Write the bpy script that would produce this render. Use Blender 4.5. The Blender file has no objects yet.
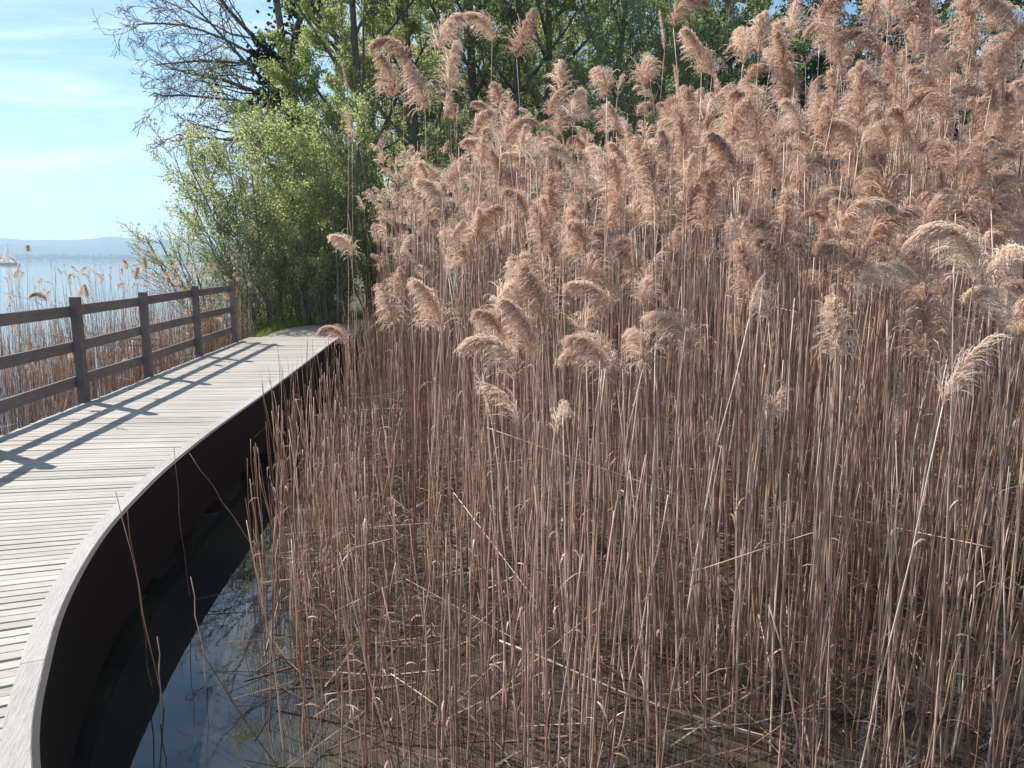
import bpy, math, random
import numpy as np
from mathutils import Vector, noise as mnoise

rng = np.random.default_rng(11)
random.seed(11)
C = bpy.context.scene.collection
PI = math.pi

# ------------------------------------------------------------------ camera numbers
W, H, F = 1024, 768, 773.0
PITCH = math.radians(9.15)
CAM_Z = 1.6
WATER = -0.75
cP, sP = math.cos(PITCH), math.sin(PITCH)

def unproject(px, py, depth):
    """world point at a viewing depth (metres along the optical axis)"""
    xc = (px - 512) / F * depth
    yc = (384 - py) / F * depth
    return np.array([xc, depth * cP + yc * sP, CAM_Z - depth * sP + yc * cP])

def project(p):
    d = p - np.array([0, 0, CAM_Z])
    zc = d[..., 1] * cP - d[..., 2] * sP
    yc = d[..., 1] * sP + d[..., 2] * cP
    return 512 + d[..., 0] / zc * F, 384 - yc / zc * F, zc

# ------------------------------------------------------------------ scene helpers
def tag(o, label=None, cat=None, group=None, kind=None):
    if label: o['label'] = label
    if cat: o['category'] = cat
    if group: o['group'] = group
    if kind: o['kind'] = kind
    return o

def thing(name, label, cat, loc=(0, 0, 0), group=None):
    o = bpy.data.objects.new(name, None)
    o.empty_display_size = 0.1
    C.objects.link(o)
    o.location = [float(v) for v in loc]
    return tag(o, label, cat, group)

class Buf:
    """collects vertices, quads / tris and a per-vertex tone; becomes ONE mesh"""
    def __init__(s):
        s.v, s.q, s.t, s.c, s.n = [], [], [], [], 0
    def add(s, v, q=None, t=None, tone=0.5):
        v = np.asarray(v, dtype=np.float32).reshape(-1, 3)
        s.v.append(v)
        if q is not None and len(q): s.q.append(np.asarray(q, dtype=np.int64).reshape(-1, 4) + s.n)
        if t is not None and len(t): s.t.append(np.asarray(t, dtype=np.int64).reshape(-1, 3) + s.n)
        c = np.empty(len(v), dtype=np.float32); c[:] = tone
        s.c.append(c)
        s.n += len(v)
    def arrays(s):
        v = np.concatenate(s.v) if s.v else np.zeros((0, 3), np.float32)
        q = np.concatenate(s.q) if s.q else np.zeros((0, 4), np.int64)
        t = np.concatenate(s.t) if s.t else np.zeros((0, 3), np.int64)
        return v, q, t, np.concatenate(s.c)
    def mesh(s, name, mat, smooth=False):
        v, q, t, c = s.arrays()
        me = bpy.data.meshes.new(name)
        me.vertices.add(len(v)); me.vertices.foreach_set('co', v.ravel())
        nl = len(q) * 4 + len(t) * 3
        me.loops.add(nl)
        me.loops.foreach_set('vertex_index', np.concatenate([q.ravel(), t.ravel()]).astype(np.int32))
        me.polygons.add(len(q) + len(t))
        st = np.concatenate([np.arange(len(q)) * 4, len(q) * 4 + np.arange(len(t)) * 3]).astype(np.int32)
        me.polygons.foreach_set('loop_start', st)
        me.polygons.foreach_set('use_smooth', np.full(len(q) + len(t), bool(smooth), dtype=bool))
        a = me.attributes.new('tone', 'FLOAT', 'POINT')
        a.data.foreach_set('value', c)
        me.update(calc_edges=True)
        me.validate()
        if mat: me.materials.append(mat)
        return me

def obj(name, me, parent=None, loc=None):
    o = bpy.data.objects.new(name, me)
    C.objects.link(o)
    if parent is not None: o.parent = parent
    if loc is not None: o.location = [float(x) for x in loc]
    return o

def norm(a):
    return a / np.maximum(np.linalg.norm(a, axis=-1, keepdims=True), 1e-9)

def tubes(buf, P, R, sides=4, tone=0.5, cap=True):
    """P (M,N,3) centre lines, R (M,N) radii"""
    P = np.asarray(P, float); R = np.asarray(R, float)
    M, N, _ = P.shape
    T = np.empty_like(P)
    T[:, 1:-1] = P[:, 2:] - P[:, :-2]; T[:, 0] = P[:, 1] - P[:, 0]; T[:, -1] = P[:, -1] - P[:, -2]
    T = norm(T)
    ref = np.where(np.abs(T[:, :1, 2:3]) > 0.8, np.array([1.0, 0.13, 0]), np.array([0.05, 0.1, 1.0]))
    ref = np.broadcast_to(ref, P.shape)
    A = norm(np.cross(T, ref)); B = np.cross(T, A)
    an = np.arange(sides) / sides * 2 * PI
    ring = A[:, :, None] * np.cos(an)[None, None, :, None] + B[:, :, None] * np.sin(an)[None, None, :, None]
    V = P[:, :, None] + ring * R[:, :, None, None]
    idx = np.arange(M * N * sides).reshape(M, N, sides)
    nx = np.roll(idx, -1, axis=2)
    q = np.stack([idx[:, :-1], nx[:, :-1], nx[:, 1:], idx[:, 1:]], axis=-1).reshape(-1, 4)
    tn = np.asarray(tone, float)
    if tn.ndim == 1: tn = np.repeat(tn, N * sides)
    elif tn.ndim == 2: tn = np.repeat(tn.ravel(), sides)
    tri = None
    if cap and sides >= 3:
        e = idx[:, -1]; b = idx[:, 0]
        tri = np.concatenate([np.stack([e[:, 0], e[:, k], e[:, k + 1]], -1) for k in range(1, sides - 1)] +
                             [np.stack([b[:, 0], b[:, k + 1], b[:, k]], -1) for k in range(1, sides - 1)])
    buf.add(V.reshape(-1, 3), q, tri, tn)

def ribbons(buf, P, Wd, side, tone=0.5):
    P = np.asarray(P, float); M, N, _ = P.shape
    Wd = np.broadcast_to(np.asarray(Wd, float), (M, N))
    S = np.broadcast_to(norm(side)[:, None], P.shape) * Wd[..., None] * 0.5
    V = np.stack([P - S, P + S], axis=2)
    idx = np.arange(M * N * 2).reshape(M, N, 2)
    q = np.stack([idx[:, :-1, 0], idx[:, :-1, 1], idx[:, 1:, 1], idx[:, 1:, 0]], -1).reshape(-1, 4)
    tn = np.asarray(tone, float)
    if tn.ndim == 1: tn = np.repeat(tn, N * 2)
    elif tn.ndim == 2: tn = np.repeat(tn.ravel(), 2)
    buf.add(V.reshape(-1, 3), q, None, tn)

BOXQ = np.array([[0, 3, 2, 1], [4, 5, 6, 7], [0, 1, 5, 4], [1, 2, 6, 5], [2, 3, 7, 6], [3, 0, 4, 7]])
def hexa(buf, bottom, top, tone=0.5):
    buf.add(np.concatenate([bottom, top]), BOXQ, None, tone)

def boxc(buf, c, ax, ay, az, tone=0.5, bev=0.0):
    """box with centre c and half-axis vectors; bev chamfers the four long edges (along ax)"""
    c, ax, ay, az = (np.asarray(v, float) for v in (c, ax, ay, az))
    if bev <= 0:
        b = [c - ax - ay - az, c + ax - ay - az, c + ax + ay - az, c - ax + ay - az]
        hexa(buf, np.array(b), np.array(b) + 2 * az, tone); return
    ly, lz = np.linalg.norm(ay), np.linalg.norm(az)
    uy, uz = ay / ly, az / lz
    pr = []
    for sy, sz in ((-1, -1), (1, -1), (1, 1), (-1, 1)):
        p1 = sy * (ly - bev) * uy + sz * lz * uz
        p2 = sy * ly * uy + sz * (lz - bev) * uz
        pr += [p1, p2] if sy * sz < 0 else [p2, p1]
    pr = np.array(pr)
    ctr = pr[:, None]
    n = len(pr)
    # order by angle
    ang = np.arctan2(pr @ uz, pr @ uy); pr = pr[np.argsort(ang)]
    V = np.concatenate([c - ax + pr, c + ax + pr])
    q = [[k, (k + 1) % n, n + (k + 1) % n, n + k] for k in range(n)]
    t = [[0, k + 1, k] for k in range(1, n - 1)] + [[n, n + k, n + k + 1] for k in range(1, n - 1)]
    buf.add(V, q, t, tone)

# ------------------------------------------------------------------ materials
def mat_new(name):
    m = bpy.data.materials.new(name); m.use_nodes = True
    nt = m.node_tree; nt.nodes.clear()
    out = nt.nodes.new('ShaderNodeOutputMaterial')
    return m, nt, out

def N(nt, t, **kw):
    n = nt.nodes.new(t)
    for k, v in kw.items():
        if k.startswith('i_'):
            key = k[2:]
            key = int(key) if key.isdigit() else key.replace('_', ' ')
            n.inputs[key].default_value = v
        else: setattr(n, k, v)
    return n

def ramp(nt, stops, interp='LINEAR'):
    r = nt.nodes.new('ShaderNodeValToRGB'); r.color_ramp.interpolation = interp
    e = r.color_ramp.elements
    while len(e) < len(stops): e.new(0.5)
    for el, (p, c) in zip(e, stops):
        el.position = p; el.color = (c[0], c[1], c[2], 1)
    return r

def leafy(name, stops, transl=0.45, noise_scale=40, noise_amt=0.25, rough=0.7, objrand=0.0, spec=0.2):
    """dead or living plant tissue: tone attribute -> colour, part of the light passes through"""
    m, nt, out = mat_new(name); L = nt.links.new
    at = N(nt, 'ShaderNodeAttribute', attribute_name='tone')
    tc = N(nt, 'ShaderNodeTexCoord')
    nz = N(nt, 'ShaderNodeTexNoise', i_Scale=noise_scale, i_Detail=2.0)
    L(tc.outputs['Object'], nz.inputs['Vector'])
    mr = N(nt, 'ShaderNodeMapRange', i_1=0.3, i_2=0.7, i_3=-noise_amt, i_4=noise_amt)
    L(nz.outputs['Fac'], mr.inputs[0])
    ad = N(nt, 'ShaderNodeMath', operation='ADD')
    L(at.outputs['Fac'], ad.inputs[0]); L(mr.outputs[0], ad.inputs[1])
    last = ad
    if objrand:
        oi = N(nt, 'ShaderNodeObjectInfo')
        mo = N(nt, 'ShaderNodeMapRange', i_1=0.0, i_2=1.0, i_3=-objrand, i_4=objrand)
        L(oi.outputs['Random'], mo.inputs[0])
        a2 = N(nt, 'ShaderNodeMath', operation='ADD')
        L(ad.outputs[0], a2.inputs[0]); L(mo.outputs[0], a2.inputs[1]); last = a2
    rp = ramp(nt, stops); L(last.outputs[0], rp.inputs[0])
    b = N(nt, 'ShaderNodeBsdfPrincipled', i_Roughness=rough)
    b.inputs['Specular IOR Level'].default_value = spec
    L(rp.outputs[0], b.inputs['Base Color'])
    if transl > 0:
        tr = N(nt, 'ShaderNodeBsdfTranslucent'); L(rp.outputs[0], tr.inputs[0])
        mx = N(nt, 'ShaderNodeMixShader', i_0=transl)
        L(b.outputs[0], mx.inputs[1]); L(tr.outputs[0], mx.inputs[2]); L(mx.outputs[0], out.inputs[0])
    else: L(b.outputs[0], out.inputs[0])
    return m

def wood(name, stops, scale=(1, 14, 14), tone_amt=0.5, bump=0.3, rough=0.75, grain=6.0, rot=0.0):
    """weathered timber; the tone attribute sets each board's own shade"""
    m, nt, out = mat_new(name); L = nt.links.new
    at = N(nt, 'ShaderNodeAttribute', attribute_name='tone')
    tc = N(nt, 'ShaderNodeTexCoord')
    mp = N(nt, 'ShaderNodeMapping'); mp.inputs['Scale'].default_value = scale; mp.vector_type = 'POINT'
    rt = N(nt, 'ShaderNodeMapping'); rt.inputs['Rotation'].default_value = (0, 0, -rot); L(tc.outputs['Object'], rt.inputs['Vector'])
    L(rt.outputs[0], mp.inputs['Vector'])
    nz = N(nt, 'ShaderNodeTexNoise', i_Scale=grain, i_Detail=6.0, i_Roughness=0.65)
    L(mp.outputs[0], nz.inputs['Vector'])
    n2 = N(nt, 'ShaderNodeTexNoise', i_Scale=1.3, i_Detail=4.0); L(tc.outputs['Object'], n2.inputs['Vector'])
    s1 = N(nt, 'ShaderNodeMath', operation='MULTIPLY_ADD', i_1=tone_amt); L(at.outputs['Fac'], s1.inputs[0])
    s0 = N(nt, 'ShaderNodeMath', operation='MULTIPLY_ADD', i_1=0.5, i_2=-0.25 + 0.5 * (1 - tone_amt) - 0.25)
    L(n2.outputs['Fac'], s0.inputs[0]); L(s0.outputs[0], s1.inputs[2])
    s2 = N(nt, 'ShaderNodeMath', operation='MULTIPLY_ADD', i_1=0.9); L(nz.outputs['Fac'], s2.inputs[0])
    s3 = N(nt, 'ShaderNodeMath', operation='SUBTRACT', i_1=0.2); L(s1.outputs[0], s3.inputs[0]); L(s3.outputs[0], s2.inputs[2])
    rp = ramp(nt, stops); L(s2.outputs[0], rp.inputs[0])
    b = N(nt, 'ShaderNodeBsdfPrincipled', i_Roughness=rough); L(rp.outputs[0], b.inputs['Base Color'])
    b.inputs['Specular IOR Level'].default_value = 0.25
    bp = N(nt, 'ShaderNodeBump', i_Strength=bump, i_Distance=0.004); L(nz.outputs['Fac'], bp.inputs['Height'])
    L(bp.outputs[0], b.inputs['Normal']); L(b.outputs[0], out.inputs[0])
    return m

M_stem = leafy('dry_reed_stem', [(0.0, (0.24, 0.135, 0.095)), (0.35, (0.50, 0.325, 0.238)), (0.65, (0.69, 0.49, 0.375)), (1.0, (0.86, 0.72, 0.59))],
               transl=0.2, noise_scale=9, noise_amt=0.22, rough=0.5, objrand=0.25, spec=0.35)
M_plume = leafy('reed_plume', [(0.0, (0.44, 0.275, 0.205)), (0.5, (0.68, 0.49, 0.38)), (1.0, (0.86, 0.73, 0.61))],
                transl=0.45, noise_scale=25, noise_amt=0.2, rough=0.8, objrand=0.28)
M_leafdry = leafy('dry_reed_leaf', [(0.0, (0.36, 0.24, 0.165)), (0.6, (0.52, 0.38, 0.28)), (1.0, (0.80, 0.70, 0.58))], transl=0.35, noise_scale=20, noise_amt=0.2)
M_litter = leafy('reed_litter', [(0.0, (0.10, 0.06, 0.045)), (0.5, (0.24, 0.16, 0.115)), (1.0, (0.62, 0.50, 0.40))], transl=0.1, noise_scale=12, noise_amt=0.2)
M_leaf_light = leafy('spring_leaf_light', [(0.0, (0.22, 0.27, 0.10)), (0.5, (0.41, 0.47, 0.18)), (1.0, (0.60, 0.63, 0.30))], transl=0.62, noise_scale=1.2, noise_amt=0.2)
M_leaf_mid = leafy('spring_leaf_mid', [(0.0, (0.15, 0.20, 0.08)), (0.5, (0.29, 0.355, 0.145)), (1.0, (0.46, 0.50, 0.24))], transl=0.62, noise_scale=1.0, noise_amt=0.2)
M_leaf_grey = leafy('willow_leaf_grey_green', [(0.0, (0.23, 0.27, 0.12)), (0.5, (0.42, 0.465, 0.215)), (1.0, (0.58, 0.61, 0.33))], transl=0.62, noise_scale=1.2, noise_amt=0.2)
M_leaf_dark = leafy('evergreen_leaf', [(0.0, (0.02, 0.04, 0.015)), (0.5, (0.045, 0.08, 0.025)), (1.0, (0.10, 0.15, 0.05))], transl=0.3, noise_scale=1.0, noise_amt=0.2)
M_ivy = leafy('ivy_leaf', [(0.0, (0.015, 0.02, 0.012)), (1.0, (0.05, 0.06, 0.03))], transl=0.15, noise_scale=2, noise_amt=0.2)
M_bark = wood('bark', [(0.2, (0.075, 0.062, 0.054)), (0.8, (0.24, 0.205, 0.175))], scale=(6, 6, 1), bump=0.8, grain=4)
M_twig = wood('grey_twig', [(0.2, (0.14, 0.115, 0.105)), (0.8, (0.34, 0.29, 0.265))], scale=(6, 6, 1), bump=0.3, grain=4)
M_grass = leafy('bank_grass', [(0.0, (0.13, 0.21, 0.04)), (0.6, (0.27, 0.39, 0.08)), (1.0, (0.42, 0.48, 0.16))], transl=0.4, noise_scale=2, noise_amt=0.2)

M_plank = wood('weathered_plank', [(0.0, (0.17, 0.155, 0.14)), (0.5, (0.36, 0.335, 0.305)), (1.0, (0.50, 0.475, 0.435))], scale=(1.2, 16, 16), tone_amt=0.5, bump=0.5, grain=5)
M_kerb = wood('weathered_edge_board', [(0.0, (0.12, 0.113, 0.108)), (0.5, (0.33, 0.316, 0.30)), (1.0, (0.48, 0.465, 0.445))], scale=(16, 1.6, 16), tone_amt=0.4, bump=1.0, grain=7, rot=0.33)
M_rail = wood('weathered_rail', [(0.0, (0.07, 0.058, 0.056)), (0.5, (0.165, 0.142, 0.135)), (1.0, (0.34, 0.305, 0.285))], scale=(10, 1, 10), tone_amt=0.4, bump=0.5, grain=5)
M_fascia = wood('shaded_dark_board', [(0.0, (0.005, 0.0035, 0.0045)), (0.6, (0.012, 0.008, 0.0095)), (1.0, (0.026, 0.017, 0.018))], scale=(2, 2, 14), tone_amt=0.4, bump=0.4, grain=4)  # dark wood taken near-black: the shade below the deck is in the colour

def simple_noise_mat(name, stops, scale=3.0, bump=0.0, rough=0.9, dist=0.02, detail=8.0):
    m, nt, out = mat_new(name); L = nt.links.new
    tc = N(nt, 'ShaderNodeTexCoord')
    nz = N(nt, 'ShaderNodeTexNoise', i_Scale=scale, i_Detail=detail, i_Roughness=0.65); L(tc.outputs['Object'], nz.inputs['Vector'])
    rp = ramp(nt, stops); L(nz.outputs['Fac'], rp.inputs[0])
    b = N(nt, 'ShaderNodeBsdfPrincipled', i_Roughness=rough); L(rp.outputs[0], b.inputs['Base Color'])
    b.inputs['Specular IOR Level'].default_value = 0.2
    if bump:
        bp = N(nt, 'ShaderNodeBump', i_Strength=bump, i_Distance=dist); L(nz.outputs['Fac'], bp.inputs['Height']); L(bp.outputs[0], b.inputs['Normal'])
    L(b.outputs[0], out.inputs[0])
    return m

M_hill = simple_noise_mat('wooded_hill', [(0.3, (0.03, 0.05, 0.03)), (0.7, (0.08, 0.11, 0.05))], scale=0.02)
M_mountain = simple_noise_mat('snowy_mountain', [(0.42, (0.08, 0.10, 0.12)), (0.55, (0.75, 0.78, 0.82))], scale=0.002)
M_gravel = simple_noise_mat('path_gravel', [(0.3, (0.20, 0.17, 0.145)), (0.7, (0.40, 0.345, 0.30))], scale=30, bump=0.6)
M_stone = simple_noise_mat('pale_stone', [(0.3, (0.30, 0.28, 0.26)), (0.7, (0.52, 0.50, 0.47))], scale=12, bump=0.4)
M_white = leafy('white_sail', [(0.0, (0.80, 0.80, 0.80)), (1.0, (0.86, 0.86, 0.86))], transl=0.5, noise_scale=2, noise_amt=0.1)
M_hull = simple_noise_mat('white_hull', [(0.3, (0.70, 0.70, 0.70)), (0.7, (0.78, 0.78, 0.78))], scale=2, rough=0.3)
M_mast = simple_noise_mat('grey_mast', [(0.3, (0.35, 0.35, 0.36)), (0.7, (0.42, 0.42, 0.43))], scale=2, rough=0.4)

# ground: mud under the reeds, leaf mould and moss on the bank
m, nt, out = mat_new('bank_and_mud'); L = nt.links.new
tc = N(nt, 'ShaderNodeTexCoord'); sx = N(nt, 'ShaderNodeSeparateXYZ'); L(tc.outputs['Object'], sx.inputs[0])
nz = N(nt, 'ShaderNodeTexNoise', i_Scale=2.2, i_Detail=9.0, i_Roughness=0.7); L(tc.outputs['Object'], nz.inputs['Vector'])
n2 = N(nt, 'ShaderNodeTexNoise', i_Scale=22.0, i_Detail=5.0); L(tc.outputs['Object'], n2.inputs['Vector'])
mud = ramp(nt, [(0.3, (0.030, 0.022, 0.017)), (0.55, (0.075, 0.055, 0.038)), (0.75, (0.11, 0.095, 0.055))]); L(nz.outputs['Fac'], mud.inputs[0])
moss = ramp(nt, [(0.3, (0.05, 0.04, 0.028)), (0.55, (0.075, 0.07, 0.032)), (0.75, (0.10, 0.12, 0.04))]); L(nz.outputs['Fac'], moss.inputs[0])
mr = N(nt, 'ShaderNodeMapRange', i_1=-0.6, i_2=-0.15, i_3=0.0, i_4=1.0); L(sx.outputs['Z'], mr.inputs[0])
mx = N(nt, 'ShaderNodeMix', data_type='RGBA'); L(mr.outputs[0], mx.inputs[0]); L(mud.outputs[0], mx.inputs[6]); L(moss.outputs[0], mx.inputs[7])
b = N(nt, 'ShaderNodeBsdfPrincipled', i_Roughness=0.85); b.inputs['Specular IOR Level'].default_value = 0.2; L(mx.outputs[2], b.inputs['Base Color'])
bp = N(nt, 'ShaderNodeBump', i_Strength=0.8, i_Distance=0.03); L(n2.outputs['Fac'], bp.inputs['Height']); L(bp.outputs[0], b.inputs['Normal'])
L(b.outputs[0], out.inputs[0]); M_ground = m

# water: murky, mirror-like near the reeds, rippled on the open lake
m, nt, out = mat_new('lake_water'); L = nt.links.new
tc = N(nt, 'ShaderNodeTexCoord')
nz = N(nt, 'ShaderNodeTexNoise', i_Scale=1.1, i_Detail=5.0); L(tc.outputs['Object'], nz.inputs['Vector'])
col = ramp(nt, [(0.38, (0.016, 0.018, 0.023)), (0.58, (0.030, 0.031, 0.024)), (0.75, (0.05, 0.048, 0.026))]); L(nz.outputs['Fac'], col.inputs[0])
sx = N(nt, 'ShaderNodeSeparateXYZ'); L(tc.outputs['Object'], sx.inputs[0])
brown = ramp(nt, [(0.35, (0.030, 0.023, 0.018)), (0.6, (0.060, 0.046, 0.032)), (0.8, (0.085, 0.072, 0.045))]); L(nz.outputs['Fac'], brown.inputs[0])
n3 = N(nt, 'ShaderNodeTexNoise', i_Scale=0.9, i_Detail=3.0); L(tc.outputs['Object'], n3.inputs['Vector'])
wx = N(nt, 'ShaderNodeMath', operation='MULTIPLY_ADD', i_1=2.2); L(n3.outputs['Fac'], wx.inputs[0]); L(sx.outputs['X'], wx.inputs[2])
inb = N(nt, 'ShaderNodeMapRange', interpolation_type='SMOOTHERSTEP', i_1=-1.4, i_2=1.4, i_3=0.0, i_4=1.0); L(wx.outputs[0], inb.inputs[0])
cm = N(nt, 'ShaderNodeMix', data_type='RGBA'); L(inb.outputs[0], cm.inputs[0]); L(col.outputs[0], cm.inputs[6]); L(brown.outputs[0], cm.inputs[7])
b = N(nt, 'ShaderNodeBsdfPrincipled', i_Roughness=0.015); b.inputs['IOR'].default_value = 1.45; b.inputs['Specular IOR Level'].default_value = 0.95
L(cm.outputs[2], b.inputs['Base Color'])
open_ = N(nt, 'ShaderNodeMapRange', i_1=-4.0, i_2=-14.0, i_3=0.0, i_4=1.0); L(sx.outputs['X'], open_.inputs[0])
w1 = N(nt, 'ShaderNodeTexNoise', i_Scale=3.0, i_Detail=4.0); L(tc.outputs['Object'], w1.inputs['Vector'])
stn = N(nt, 'ShaderNodeMath', operation='MULTIPLY_ADD', i_1=0.35, i_2=0.012); L(open_.outputs[0], stn.inputs[0])
bp = N(nt, 'ShaderNodeBump', i_Distance=0.05); L(w1.outputs['Fac'], bp.inputs['Height']); L(stn.outputs[0], bp.inputs['Strength'])
L(bp.outputs[0], b.inputs['Normal']); L(b.outputs[0], out.inputs[0]); M_water = m

# ------------------------------------------------------------------ boardwalk line (right-hand edge, seen from the camera)
ctrl = np.array([(9.0, -3.0), (6.6, -1.75), (4.4, -0.95), (2.6, -0.42), (1.2, -0.02), (0.1, 0.50), (-0.75, 1.22), (-1.5, 2.18),
                 (-1.87, 2.87), (-2.13, 3.48), (-2.38, 4.27), (-2.54, 5.03), (-2.68, 5.9), (-2.82, 7.2), (-2.97, 9.2), (-3.2, 11.8), (-3.42, 14.2), (-3.6, 16.3)])
def catmull(p, n=24):
    outp = []
    q = np.vstack([2 * p[0] - p[1], p, 2 * p[-1] - p[-2]])
    for i in range(1, len(q) - 2):
        t = np.linspace(0, 1, n, endpoint=False)[:, None]
        a, b_, c, d = q[i - 1], q[i], q[i + 1], q[i + 2]
        outp.append(0.5 * (2 * b_ + (c - a) * t + (2 * a - 5 * b_ + 4 * c - d) * t ** 2 + (3 * b_ - a - 3 * c + d) * t ** 3))
    return np.vstack(outp + [p[-1:]])
E = catmull(ctrl)
# light smoothing
for _ in range(12):
    E[1:-1] = 0.25 * E[:-2] + 0.5 * E[1:-1] + 0.25 * E[2:]
S = np.concatenate([[0], np.cumsum(np.linalg.norm(np.diff(E, axis=0), axis=1))])
def edge(s):
    s = np.atleast_1d(s)
    p = np.stack([np.interp(s, S, E[:, 0]), np.interp(s, S, E[:, 1])], -1)
    e = 0.35
    a = np.stack([np.interp(s - e, S, E[:, 0]), np.interp(s - e, S, E[:, 1])], -1)
    c = np.stack([np.interp(s + e, S, E[:, 0]), np.interp(s + e, S, E[:, 1])], -1)
    t = norm(c - a)
    n = np.stack([-t[:, 1], t[:, 0]], -1)       # to the left of travel = lake side
    return p, t, n
SMAX = S[-1]
DECK_W = 1.90
def edge_x(y):      # x of the reed-side edge at a given y (y > 0.6)
    k = E[:, 1] > 0.3
    return np.interp(y, E[k][:, 1], E[k][:, 0])

def smooth(a, b, x):
    t = np.clip((x - a) / (b - a), 0, 1); return t * t * (3 - 2 * t)

def ground_z(x, y):
    x = np.asarray(x, float); y = np.asarray(y, float)
    wob = 0.35 * np.sin(x * 0.9 + 1.3) + 0.25 * np.sin(y * 0.7 + x * 0.4)
    land = np.minimum(y - 16.6 + 0.4 * wob, (x + 0.33 * y + 0.2) * 0.9 + 0.6 * wob)
    zl = smooth(-0.9, 0.6, land)
    # the mud under the reed bed rises to the surface away from the boardwalk
    bed = smooth(0.3, 2.6, x - np.interp(np.clip(y, 0.6, 16), E[::-1, 1][np.argsort(E[::-1, 1])], E[::-1, 0][np.argsort(E[::-1, 1])])) * smooth(3.6, 6.2, y + 0.18 * x)
    z = -1.25 + 0.58 * bed + 0.07 * bed * (np.sin(x * 2.3) * np.sin(y * 1.9 + x))
    z = z + (-0.05 - z) * zl
    far = smooth(20, 120, land)
    return z + far * 1.5 + 0.03 * zl * np.sin(x * 1.7) * np.sin(y * 1.3)

# ------------------------------------------------------------------ ground and water
def spaced(lo, hi, near_lo, near_hi, step):
    near = np.arange(near_lo, near_hi + 1e-6, step)
    left = near_lo - np.geomspace(step, near_lo - lo, 40)[::-1] if lo < near_lo else []
    right = near_hi + np.geomspace(step, hi - near_hi, 40) if hi > near_hi else []
    return np.concatenate([left, near, right])
gx = spaced(-3900, 3900, -14, 16, 0.25); gy = spaced(-3900, 3900, -4, 30, 0.25)
GX, GY = np.meshgrid(gx, gy); GZ = ground_z(GX, GY)
GZ += np.where(GZ < -0.5, 0.02 * np.sin(GX * 5.1) * np.sin(GY * 4.3), 0)
idx = np.arange(GX.size).reshape(GX.shape)
gq = np.stack([idx[:-1, :-1], idx[:-1, 1:], idx[1:, 1:], idx[1:, :-1]], -1).reshape(-1, 4)
gb = Buf(); gb.add(np.stack([GX, GY, GZ], -1).reshape(-1, 3), gq)
tag(obj('ground', gb.mesh('ground', M_ground, True)), 'muddy lake bed and mossy bank under the reeds and trees', 'ground', kind='structure')
wb = Buf(); wb.add([(-3900, -3900, WATER), (3900, -3900, WATER), (3900, 3900, WATER), (-3900, 3900, WATER)], [[0, 1, 2, 3]])
tag(obj('lake_water', wb.mesh('lake_water', M_water)), 'still murky water under the boardwalk opening to the pale blue lake', 'lake', kind='structure')

# gravel path beyond the end of the boardwalk
pe, pt, pn = edge(SMAX)
p0 = pe[0] + pt[0] * 0.03; axis = pt[0]
cl = [p0 + pn[0] * DECK_W / 2]
d = axis.copy(); cur = cl[0].copy()
for k in range(34):
    a = -0.055 if k < 16 else 0.0
    d = np.array([d[0] * math.cos(a) - d[1] * math.sin(a), d[0] * math.sin(a) + d[1] * math.cos(a)])
    cur = cur + d * 0.5; cl.append(cur.copy())
cl = np.array(cl); tt = norm(np.gradient(cl, axis=0)); nn = np.stack([-tt[:, 1], tt[:, 0]], -1)
PATH = cl
offs = np.linspace(-0.95, 0.95, 9)
V = cl[:, None] + nn[:, None] * offs[None, :, None]
Z = np.maximum(ground_z(V[..., 0], V[..., 1]), -0.10) + 0.035 - 0.02 * np.abs(offs)[None] ** 2
VV = np.concatenate([V, Z[..., None]], -1)
idx = np.arange(VV.shape[0] * VV.shape[1]).reshape(VV.shape[:2])
q = np.stack([idx[:-1, 1:], idx[:-1, :-1], idx[1:, :-1], idx[1:, 1:]], -1).reshape(-1, 4)
pb = Buf(); pb.add(VV.reshape(-1, 3), q[:, ::-1])
tag(obj('gravel_path', pb.mesh('gravel_path', M_gravel, True)), 'pinkish gravel path leading on from the end of the boardwalk', 'path', kind='structure')

# ------------------------------------------------------------------ boardwalk
bw = thing('boardwalk', 'curving weathered grey plank boardwalk above the water beside the reeds', 'boardwalk', (0, 0, 0))
db = Buf()
pitch_ = 0.075
s = 0.0
while s < SMAX - pitch_:
    ss = np.array([s + 0.0035, s + pitch_ - 0.0035 - rng.uniform(0, 0.003)])
    p, t, n = edge(ss)
    over = rng.uniform(-0.012, 0.012); tn = float(np.clip(rng.normal(0.5, 0.15), 0, 1))
    dz = rng.uniform(-0.003, 0.003)
    a, b_ = p[0] + n[0] * 0.012, p[1] + n[1] * 0.012
    c, d = p[1] + n[1] * (DECK_W + over), p[0] + n[0] * (DECK_W + over)
    ch = 0.003
    bot = np.array([[*a, -0.045], [*b_, -0.045], [*c, -0.045], [*d, -0.045]])
    mid = np.array([[*a, -ch + dz], [*b_, -ch + dz], [*c, -ch + dz], [*d, -ch + dz]])
    tdir = np.array([*norm(t.mean(0)), 0]) * ch
    top = mid + np.array([[0, 0, ch]]) + np.array([tdir, -tdir, -tdir, tdir])
    V = np.concatenate([bot, mid, top])
    q = [[0, 1, 2, 3]] + [[k, 4 + k, 4 + (k + 1) % 4, (k + 1) % 4] for k in range(4)] + [[4 + k, 8 + k, 8 + (k + 1) % 4, 4 + (k + 1) % 4] for k in range(4)] + [[8, 11, 10, 9]]
    db.add(V, q, None, tn)
    s += pitch_
obj('deck', db.mesh('deck', M_plank), bw)

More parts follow.
